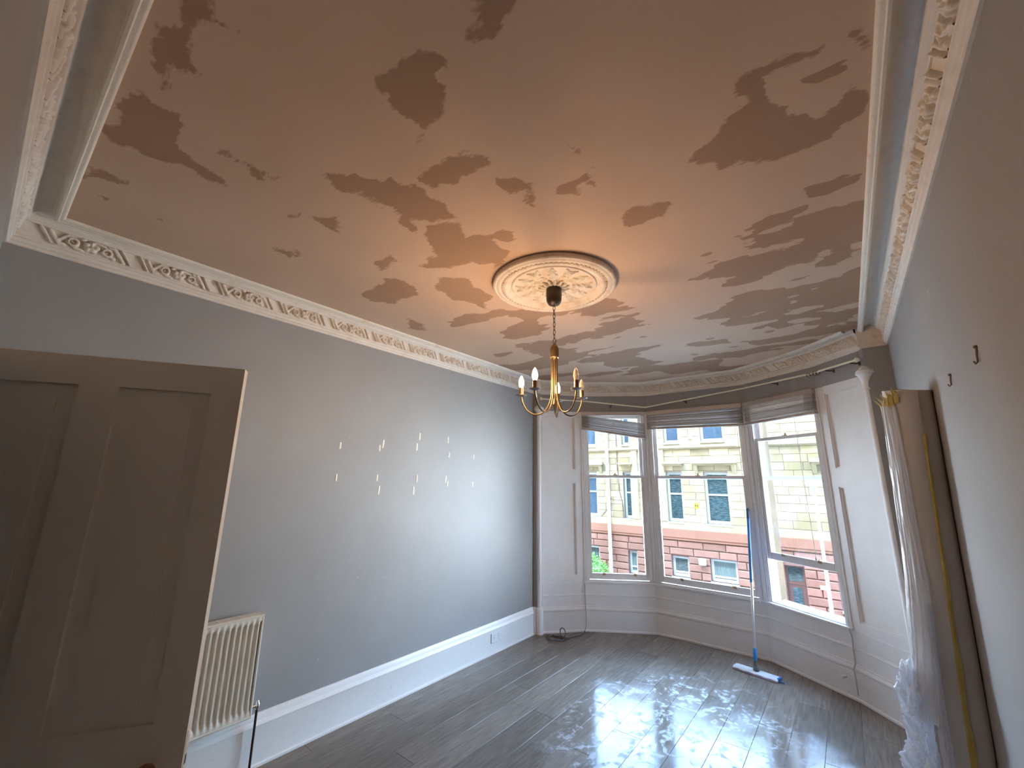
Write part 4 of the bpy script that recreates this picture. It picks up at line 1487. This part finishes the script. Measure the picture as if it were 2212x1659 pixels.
m.obj('cloth_tab', M['blue'], mop)
p0 = Vector((-0.005, 0.0, 0.05))
p1 = Vector((2.309 - mp0.x, 5.592 - mp0.y, 1.530))
dv = p1 - p0
m = MB().lathe([(0.024, 0.028), (0.030, 0.036), (0.024, 0.054), (0.014, 0.066)], 14)
m.obj('swivel_base', M['grey_plastic'], mop, smooth=50)
MB().tube([p0, p0 + dv * 0.045], [0.016, 0.014], 12).obj('swivel_joint', M['grey_plastic'], mop, smooth=50)
MB().tube([p0 + dv * 0.040, p0 + dv * 0.046, p0 + dv * 0.105, p0 + dv * 0.110], [0.013, 0.0175, 0.0175, 0.013], 12).obj('pole_collar', M['blue_bright'], mop, smooth=40)
MB().tube([p0 + dv * 0.10, p0 + dv * 0.51], 0.0125, 12).obj('lower_pole', M['silver'], mop, smooth=60)
MB().tube([p0 + dv * 0.50, p0 + dv * 0.93], 0.0145, 12).obj('upper_pole', M['blue'], mop, smooth=60)
MB().tube([p0 + dv * 0.925, p0 + dv * 0.93, p0 + dv * 0.99, p0 + dv], [0.0145, 0.017, 0.017, 0.010], 12).obj('hand_grip', M['dark_blue'], mop, smooth=60)

# ------------------------------------------------------------------ leaning underlay roll and polythene
RB = Vector((3.500, 3.74, 0.0))
RT = Vector((3.545, 3.20, 2.32))
rax = (RT - RB).normalized()
rl = (RT - RB).length
ux = Vector((1, 0, 0))
ux = (ux - rax * ux.dot(rax)).normalized()
uy = rax.cross(ux)
RR = 0.100
roll_o = empty('underlay_roll', tuple(RB), 0, 'tall beige roll of carpet underlay with yellow foam edges leaning on the right wall', 'underlay roll')


def lean_(r, ang, h):
    gap = max(0.0, W - 0.0005 - (RB + rax * h).x - RR - (0.043 if h < 0.30 else 0.043 * max(0, 1 - (h - 0.30) / 0.12)))
    c = math.cos(ang)
    if c <= 0.1:
        return 0.0
    aa = abs(math.atan2(math.sin(ang), c))
    w = min(1.0, max(0.0, (aa - 0.40) / 0.85))
    return ((RR + gap) / math.cos(min(aa, 0.40)) - r) * (1 - w * w * (3 - 2 * w))


def rp_(r, ang, h):
    if r > RR - 0.0180:
        r = r + lean_(r, ang, h)
    return rax * h + ux * (r * math.cos(ang)) + uy * (r * math.sin(ang))


# spiral sheet: outer end lies at angle flap
flap = math.radians(-66)
turns = 4
tk = 0.016
ns = 36
sp_out, sp_in = [], []
for i in range(ns * turns + 1):
    a = flap - 2 * PI * i / ns
    r = RR - tk * 1.12 * (i / ns)
    if r < 0.03:
        break
    sp_out.append((r, a))
    sp_in.append((r - tk, a))


def top_h(a):
    return rl - 0.012 * (1 + math.sin(a * 1.0 + 0.6))


m = MB()
n_ = len(sp_out)
for (r, a) in sp_out:
    m.v += [tuple(rp_(r, a, top_h(a) * k / 24)) for k in range(25)]
for i in range(n_ - 1):
    for k in range(24):
        m.f.append((25 * i + k, 25 * i + 25 + k, 25 * i + 26 + k, 25 * i + k + 1))
m.obj('backing', M['rollmat'], roll_o, smooth=60)
m = MB()
for (r, a), (r2, _) in zip(sp_out, sp_in):
    m.v += [tuple(rp_(r, a, top_h(a))), tuple(rp_(r2, a, top_h(a))), tuple(rp_(r2, a, 0.0)), tuple(rp_(r, a, 0.0))]
for i in range(n_ - 1):
    for j in range(3):
        m.f.append((4 * i + j, 4 * i + j + 1, 4 * i + 4 + j + 1, 4 * i + 4 + j))
m.f += [(0, 1, 2, 3), tuple((n_ - 1) * 4 + j for j in (3, 2, 1, 0))]
# the yellow flap edge stands a little proud along the roll
nf = 40
b_ = len(m.v)
for i in range(nf + 1):
    h_ = rl * 0.90 * i / nf
    wv = (0.016 + 0.003 * math.sin(i * 0.8)) * (1 - 0.6 * i / nf)
    for dr, dang in ((0.001, -0.05), (0.007, 0.0), (0.006, wv / RR), (0.000, wv / RR + 0.02)):
        m.v.append(tuple(rp_(RR + dr, flap + dang, h_)))
for i in range(nf):
    for j in range(3):
        a = b_ + i * 4 + j
        m.f.append((a, a + 1, a + 5, a + 4))
m.obj('foam_edge', M['foam'], roll_o)
# torn yellow foam scraps at the top
m = MB()
for k in range(5):
    a0 = math.radians(-175 + k * 13)
    pts = []
    for i in range(7):
        t_ = i / 6
        pts.append((a0 + t_ * 0.22, 0.014 + 0.034 * (0.5 + 0.5 * math.sin(i * 2.3 + k)) * math.sin(PI * min(1, t_ + 0.12))))
    b_ = len(m.v)
    for a, hgt in pts:
        m.v += [tuple(rp_(RR + 0.004, a, rl - 0.15 + 0.020 * k)), tuple(rp_(RR + 0.012, a, rl - 0.09 + 0.020 * k)), tuple(rp_(RR + 0.006 + hgt * 0.9, a + 0.03, rl - 0.085 + hgt + 0.016 * k))]
    for i in range(6):
        for j in range(2):
            q = b_ + i * 3 + j
            m.f.append((q, q + 1, q + 4, q + 3))
m.obj('torn_foam', M['foam'], roll_o)

# polythene wrap slipping down the roll's left side
pw = empty('polythene_wrap', tuple(RB), 0, 'torn white polythene wrap slipping down the left side of the leaning roll', 'plastic wrap')


def film(name, a_of_h, w_of_h, h0, h1, amp, seed, nu=110, nv=30, bulge=None):
    m = MB()
    hh = np.linspace(0, 1, nu + 1)
    vv = np.linspace(0, 1, nv + 1)
    Hh, Vv = np.meshgrid(hh, vv, indexing='ij')
    long_ = np.abs(fbm(Hh * 3 + 5, Vv * 9, seed, 3) - 0.5) * 2
    crump = np.abs(fbm(Hh * 26, Vv * 9, seed + 9, 4) - 0.5) * 2
    for i in range(nu + 1):
        t = hh[i]
        h = h1 + (h0 - h1) * t
        a0, a1 = a_of_h(t)
        for j in range(nv + 1):
            v = vv[j]
            a = a0 + (a1 - a0) * v
            k = w_of_h(t)
            bg_ = bulge(t, v) if bulge else 0
            r = RR + 0.004 + amp * 0.5 * long_[i, j] * (1 - 0.6 * k) + k * 0.05 * crump[i, j] + bg_
            edge = (vnoise(t * 14, v * 2, seed + 3) - 0.5) * 0.05 * k if False else 0
            m.v.append(tuple(rp_(r, a, max(0.006, h + k * 0.05 * (crump[i, j] - 0.5)))))
    for i in range(nu):
        for j in range(nv):
            a = i * (nv + 1) + j
            m.f.append((a, a + nv + 1, a + nv + 2, a + 1))
    return m.obj(name, M['film'], pw, smooth=70)


def a1_(t):
    return (math.radians(-178), math.radians(-128 + 22 * t - 14 * max(0, t - 0.55)))


film('wrap_sheet', lambda t: (math.radians(-176), math.radians(-120 + 22 * min(1, t * 1.3) - 20 * max(0, t - 0.66) / 0.34)), lambda t: 0.25 * max(0, (t - 0.40) / 0.6), 0.62, rl - 0.085, 0.030, 3,
     bulge=lambda t, v: 0.055 * max(0, (t - 0.45) / 0.55) ** 1.4 * math.sin(PI * (0.15 + 0.7 * v)))


def bunch(name, seed, c_ang, c_r, h0, h1, rad, nu=90, nv=64):
    """a crumpled closed bag of film gathered against the roll"""
    m = MB()
    ii, jj = np.meshgrid(np.linspace(0, 1, nu + 1), np.arange(nv) / nv, indexing='ij')
    ca, sa = np.cos(2 * PI * jj), np.sin(2 * PI * jj)
    crum = np.abs(fbm(ca * 2.2 + ii * 5 + 7, sa * 2.2 + ii * 7 + 3, seed, 4) - 0.5) * 2
    fine_ = np.abs(fbm(ca * 5 + ii * 16, sa * 5 - ii * 13, seed + 5, 3) - 0.5) * 2
    cen = [rp_(c_r, c_ang, h1 + (h0 - h1) * t) for t in ii[:, 0]]
    for i in range(nu + 1):
        t = ii[i, 0]
        R0 = rad(t)
        for j in range(nv):
            r = R0 * (0.62 + 0.75 * crum[i, j] + 0.30 * fine_[i, j])
            p = cen[i] + ux * (r * ca[i, j]) + uy * (r * sa[i, j]) + rax * (0.05 * (crum[i, j] - 0.3))
            m.v.append((p.x, p.y, max(0.004, p.z)))
    for i in range(nu):
        for j in range(nv):
            j2 = (j + 1) % nv
            m.f.append((i * nv + j, (i + 1) * nv + j, (i + 1) * nv + j2, i * nv + j2))
    return m.obj(name, M['film'], pw, smooth=50)


bunch('bunched_sheet', 17, math.radians(-168), 0.135, 0.02, 0.87, lambda t: 0.022 + 0.062 * math.sin(PI * min(1, 0.12 + t * 0.8)) + 0.018 * math.sin(t * 11))
bunch('hanging_strip', 31, math.radians(-112), 0.118, 0.02, 1.25, lambda t: 0.012 + 0.016 * t)

# ------------------------------------------------------------------ outside
FY = 19.0
GZ = -4.0
tag(MB().box(-40, 40, 6.5, FY - 2.2, GZ - 0.3, GZ).obj('street', M['asphalt']), 'asphalt street between the two tenements', 'street', kind=S_)
tag(MB().box(-40, 40, FY - 2.2, FY + 0.3, GZ - 0.3, GZ + 0.12).obj('pavement', M['pavement']), 'paved strip below the sandstone tenement', 'pavement', kind=S_)

ten = empty('tenement_building', (0, FY, 0), 0, 'cream and red sandstone tenement across the street', 'building')
# local coords: x, y (negative towards us), z
WN = []   # (x0, x1, z0, z1, material, sash?)


def row(z0, z1, zone):
    return [(-7.25, -6.33, z0, z1), (-4.98, -4.60, z0, z1), (-3.00, -2.34, z0, z1), (-1.46, -0.54, z0, z1), (2.60, 3.35, z0, z1), (4.6, 5.5, z0, z1), (-10.2, -9.3, z0, z1)]


ups = row(3.50, 5.45, 'u')
mids = row(0.20, 2.22, 'm')
gnd = [(-7.1, -6.30, -2.10, -1.15), (-4.88, -4.48, -2.12, -1.18), (-2.98, -2.30, -1.97, -1.18), (-1.48, -0.52, -1.97, -1.13), (2.56, 3.3, -2.3, -1.13), (4.6, 5.5, -2.3, -1.15), (-10.1, -9.3, -2.2, -1.15)]
top = row(5.9, 6.35, 't')
ALLW = ups + mids + gnd + top
DOORH = (1.02, 1.62, GZ, -1.05)
HOLES = ALLW + [DOORH]
XL, XR = -12.0, 7.0
ZTOP = 6.9
# backing wall as one mesh with recesses: strips between holes
xs = sorted(set([XL, XR] + [h[0] for h in HOLES] + [h[1] for h in HOLES]))
zs = sorted(set([GZ, -0.28, ZTOP] + [h[2] for h in HOLES] + [h[3] for h in HOLES]))


def in_hole(x, z):
    return any(h[0] - 1e-6 < x < h[1] + 1e-6 and h[2] - 1e-6 < z < h[3] + 1e-6 for h in HOLES)


mc, mr_ = MB(), MB()
for xa, xb in zip(xs[:-1], xs[1:]):
    for za, zb2 in zip(zs[:-1], zs[1:]):
        if not in_hole((xa + xb) / 2, (za + zb2) / 2):
            (mr_ if zb2 <= -0.27 else mc).box(xa, xb, 0.0, 0.45, za, zb2)
mc.box(XL, XR, 0.6, 8.0, -0.28, ZTOP)
mr_.box(XL, XR, 0.6, 8.0, GZ, -0.28)
mc.obj('upper_wall', M['mortar'], ten, weld=True)
mr_.obj('lower_wall', M['redmortar'], ten, weld=True)


def hit(x0, x1, z0, z1, pad=0.0):
    for h in HOLES:
        if x0 < h[1] + pad - 1e-6 and x1 > h[0] - pad + 1e-6 and z0 < h[3] + pad - 1e-6 and z1 > h[2] - pad + 1e-6:
            return h
    return None


def block_mesh(name, mat, cx=0.02):
    v, f = [], []
    c = 0.5 - cx
    for y, k in ((0.0, 0.5), (-0.6, 0.5), (-1.0, c)):
        v += [(-k, y, -k), (k, y, -k), (k, y, k), (-k, y, k)]
    f = [(8, 9, 10, 11)]
    for r in (0, 4):
        for k in range(4):
            f.append((r + k, r + 4 + k, r + 4 + (k + 1) % 4, r + (k + 1) % 4))
    return MB().add(v, f).mesh(name, mat)


bm1 = block_mesh('sandstone_block', M['sandstone'], 0.03)
bm2 = block_mesh('rusticated_block', M['redstone'], 0.10)


def lay(z0, z1, nz, x0, x1, blen, me, name, gap, depth, seed, limit):
    rnd = random.Random(seed)
    hz = (z1 - z0) / nz
    cnt = 0
    for r in range(nz):
        za, zb3 = z0 + r * hz, z0 + (r + 1) * hz
        # free intervals in this course
        cuts = sorted([(h[0], h[1]) for h in HOLES if za < h[3] - 0.02 and zb3 > h[2] + 0.02])
        iv = []
        x = x0
        for a, b in cuts:
            if b < x0 or a > x1:
                continue
            if a > x:
                iv.append((x, a))
            x = max(x, b)
        if x < x1:
            iv.append((x, x1))
        for a, b in iv:
            x = a
            first = True
            while x < b - 1e-4:
                l_ = blen * rnd.uniform(0.75, 1.3)
                if first and r % 2:
                    l_ *= 0.55
                first = False
                if b - (x + l_) < 0.25:
                    l_ = b - x
                if cnt < limit:
                    o = bpy.data.objects.new(name, me)
                    COL.objects.link(o)
                    o.parent = ten
                    o.location = (x + l_ / 2, rnd.uniform(-0.003, 0.003), (za + zb3) / 2)
                    o.scale = (l_ - gap, depth * rnd.uniform(0.85, 1.15), hz - gap)
                    cnt += 1
                x += l_
    return cnt


nA = lay(0.20, 3.20, 10, -7.6, 3.9, 0.74, bm1, 'sandstone_block', 0.012, 0.022, 3, 300)
nB = lay(3.40, 4.70, 4, -7.6, 3.9, 0.90, bm1, 'upper_sandstone_block', 0.012, 0.022, 5, 140)
nC = lay(-2.85, -0.55, 8, -7.6, 3.9, 0.80, bm2, 'rusticated_block', 0.03, 0.055, 9, 300)
# bands
MB().box(XL, XR, -0.10, 0.0, 3.20, 3.30).box(XL, XR, -0.16, 0.0, 3.26, 3.34).box(XL, XR, -0.05, 0, 3.34, 3.42).obj('string_course', M['sand_plain'], ten)
MB().box(XL, XR, -0.07, 0.0, -0.10, 0.20).obj('sill_band', M['sand_plain'], ten)
MB().box(XL, XR, -0.12, 0.0, -0.42, -0.10).box(XL, XR, -0.09, 0, -0.52, -0.42).obj('base_course', M['redplain'], ten)
MB().box(XL, XR, -0.45, 0.0, ZTOP - 0.25, ZTOP + 0.1).box(XL, XR, -0.25, 0, ZTOP - 0.5, ZTOP - 0.25).obj('eaves_cornice', M['sand_plain'], ten)


def street_window(h, kind_, pane):
    x0, x1, z0, z1 = h
    fw_ = 0.09
    cxm = (x0 + x1) / 2
    m = MB()
    y0, y1 = 0.14, 0.22
    m.box(x0, x0 + fw_, y0, y1, z0, z1).box(x1 - fw_, x1, y0, y1, z0, z1).box(x0 + fw_, x1 - fw_, y0, y1, z0, z0 + fw_ * 1.3).box(x0 + fw_, x1 - fw_, y0, y1, z1 - fw_, z1)
    zm = z0 + (z1 - z0) * kind_
    m.box(x0 + fw_, x1 - fw_, y0, y1, zm - 0.035, zm + 0.035)
    m.box(x0 - 0.02, x1 + 0.02, -0.09, 0.10, z0 - 0.07, z0)
    f = m.obj('window_frame', M['whiteframe'], ten)
    for a, b in ((z0 + fw_, zm - 0.03), (zm + 0.03, z1 - fw_)):
        MB().box(x0 + fw_ - 0.01, x1 - fw_ + 0.01, 0.17, 0.19, a, b).obj('pane', pane, f)
    mm = MB()
    mm.box(x0 - 0.0, x0 + 0.001, 0.0, 0.14, z0, z1)
    mm.box(x1 - 0.001, x1, 0.0, 0.14, z0, z1)


for h in ups + top:
    street_window(h, 0.52, M['pane_blue'])
for i, h in enumerate(mids):
    street_window(h, 0.56, M['pane_blue'] if i == 0 else M['pane_dark'])
for i, h in enumerate(gnd):
    street_window(h, 0.22 if i in (2, 3) else 0.3, M['net'] if i in (1, 3) else M['pane_dark'])
# lintels and corbels
for h in mids:
    x0, x1 = h[0], h[1]
    wide = (x1 - x0) > 0.7
    e_ = 0.38 if wide else 0.12
    m = MB().box(x0 - e_, x1 + e_, -0.30, 0.0, 2.58, 2.66).box(x0 - e_ + 0.06, x1 + e_ - 0.06, -0.20, 0.0, 2.50, 2.58)
    if wide:
        m.add([(x0 - e_ + 0.02, -0.26, 2.66), (x1 + e_ - 0.02, -0.26, 2.66), (x1 + e_ - 0.02, 0, 2.74), (x0 - e_ + 0.02, 0, 2.74), (x0 - e_ + 0.02, 0, 2.66), (x1 + e_ - 0.02, 0, 2.66)], [(0, 1, 2, 3), (0, 3, 4), (1, 5, 2)])
    lt = m.obj('hood_mould', M['sand_plain'], ten)
    if wide:
        for xc_ in (x0 - 0.26, x1 + 0.26):
            c = MB().add([(xc_ - 0.07, -0.20, 2.50), (xc_ + 0.07, -0.20, 2.50), (xc_ + 0.07, 0, 2.50), (xc_ - 0.07, 0, 2.50), (xc_ - 0.07, -0.14, 2.36), (xc_ + 0.07, -0.14, 2.36), (xc_ - 0.06, -0.05, 2.18), (xc_ + 0.06, -0.05, 2.18), (xc_ - 0.06, 0, 2.16), (xc_ + 0.06, 0, 2.16)],
                         [(0, 1, 5, 4), (4, 5, 7, 6), (6, 7, 9, 8), (0, 4, 6, 8, 3), (1, 2, 9, 7, 5), (0, 3, 2, 1)])
            c.obj('corbel', M['sand_plain'], lt)
# pale stone surrounds: bay jamb beside narrow window
for x in (-4.52, -3.30):
    MB().box(x, x + 0.26, -0.10, 0.0, 0.20, 3.20).obj('bay_jamb', M['sand_plain'], ten)
MB().box(-3.28, -3.02, -0.04, 0.02, 0.20, 2.22).obj('white_reveal', M['whiteframe'], ten)
# close door
dd = MB().box(1.02, 1.62, 0.20, 0.26, GZ, -1.62).box(1.02, 1.62, 0.18, 0.26, -1.70, -1.60).box(1.02, 1.09, 0.18, 0.26, -1.6, -1.05).box(1.55, 1.62, 0.18, 0.26, -1.6, -1.05).box(1.09, 1.55, 0.18, 0.26, -1.12, -1.05)
dd = dd.obj('close_door', M['doorbrown'], ten)
MB().box(1.09, 1.55, 0.21, 0.23, -1.60, -1.12).obj('fanlight_pane', M['pane_dark'], dd)
MB().box(1.18, 1.46, 0.185, 0.205, -2.70, -1.80).obj('door_pane', M['pane_dark'], dd)
# downpipe and cables
dp = MB().tube([(-5.72, -0.10, 8.4), (-5.70, -0.10, 0.2), (-5.68, -0.16, 0.0), (-5.66, -0.20, -0.4), (-5.64, -0.20, GZ + 0.2)], 0.075, 10)
for z_ in (4.2, 2.6, 0.9, -1.2):
    dp.tube([(-5.70, -0.12, z_ - 0.05), (-5.70, -0.12, z_ + 0.05)], 0.095, 10)
dp.obj('downpipe', M['gutterpipe'], ten, smooth=50)
MB().tube([(-5.25, -0.04, 4.8), (-5.22, -0.04, 2.6), (-5.18, -0.04, 1.4), (-5.05, -0.04, 0.9), (-5.02, -0.04, 0.2)], 0.014, 6).tube([(-5.62, -0.04, 1.05), (-5.35, -0.05, 0.98), (-5.02, -0.04, 1.0)], 0.012, 6).tube(
    [(-5.75, -0.04, 0.62), (-6.25, -0.04, 0.10)], 0.012, 6).obj('wall_cables', M['pipe'], ten)
MB().tube([(0.40, -0.06, 3.24), (-0.1, -0.10, 3.27)], 0.03, 6).obj('overflow_pipe', M['brass_lift'], ten)
# vent boxes on the wall
MB().box(-1.88, -1.62, -0.20, 0.0, -1.40, -1.14).obj('white_vent_box', M['whiteframe'], ten, bevel=0.02)
MB().box(-1.97, -1.77, -0.16, 0.0, 3.62, 3.70).box(-1.94, -1.80, -0.10, 0.0, 3.70, 3.74).obj('wall_light', M['whiteframe'], ten, bevel=0.01)
MB().box(2.02, 2.18, -0.06, 0.02, -1.72, -1.58).obj('wall_notice', M['whiteframe'], ten)
# yellow sign with H
sg = empty('hydrant_sign', (-1.82, FY - 0.03, 0.88), 0, 'small yellow sign reading H on the cream sandstone wall', 'sign')
MB().box(-0.10, 0.10, -0.012, 0.004, -0.115, 0.115).obj('sign_plate', M['yellow_sign'], sg, bevel=0.004)
m = MB().box(-0.060, -0.036, -0.016, -0.012, -0.080, 0.080).box(0.036, 0.060, -0.016, -0.012, -0.080, 0.080).box(-0.036, 0.036, -0.016, -0.012, -0.012, 0.012)
m.obj('letter_h', M['black'], sg)

# street lamp
lp = empty('street_lamp', (2.30, 17.9, GZ), 0, 'slim pale steel street lamp seen through the right bay window', 'street lamp')
MB().lathe([(0.085, 0.0), (0.085, 1.0), (0.060, 1.05), (0.045, 5.70)], 14).obj('lamp_post', M['lamp_steel'], lp, smooth=50)
m = MB().lathe([(0.05, 5.68), (0.14, 5.74), (0.25, 5.80), (0.25, 5.86), (0.10, 5.92), (0.0, 5.94)], 16, cap=False)
m.obj('lantern', M['whiteframe'], lp, smooth=40)

# leafy shrub in the front garden
sh = empty('garden_shrub', (-6.15, 17.6, GZ), 0, 'bright green leafy shrub beside the white downpipe across the street', 'shrub')
rnd = random.Random(4)
m = MB()
C_ = Vector((0, 0, 1.75))
for k in range(5200):
    while True:
        p = Vector((rnd.uniform(-1, 1), rnd.uniform(-1, 1), rnd.uniform(-1, 1)))
        if 0.25 < p.length < 1:
            break
    if rnd.random() < 0.6:
        p = p.normalized() * rnd.uniform(0.8, 1.06)
    b = Vector((p.x * 0.98, p.y * 0.8, p.z * 0.92 * (1 + 0.12 * math.sin(p.x * 9)))) + C_
    d = Vector((rnd.uniform(-1, 1), rnd.uniform(-1, 1), rnd.uniform(-0.4, 1))).normalized()
    s = d.cross(Vector((rnd.uniform(-1, 1), rnd.uniform(-1, 1), rnd.uniform(-1, 1)))).normalized()
    l_ = rnd.uniform(0.06, 0.13)
    m.add([b, b + d * l_ * 0.5 + s * l_ * 0.22, b + d * l_, b + d * l_ * 0.5 - s * l_ * 0.22], [(0, 1, 2, 3)])
tag(m.obj('foliage', M['leaf'], sh), kind='stuff')
m = MB()
for k in range(7):
    a = k * 0.9
    m.tube([(0.05 * math.cos(a), 0.05 * math.sin(a), 0.1), (0.2 * math.cos(a), 0.2 * math.sin(a), 0.9), (0.5 * math.cos(a), 0.5 * math.sin(a), 2.0)], [0.03, 0.02, 0.008], 6)
m.obj('stems', M['stem'], sh)
print('blocks', nA, nB, nC)
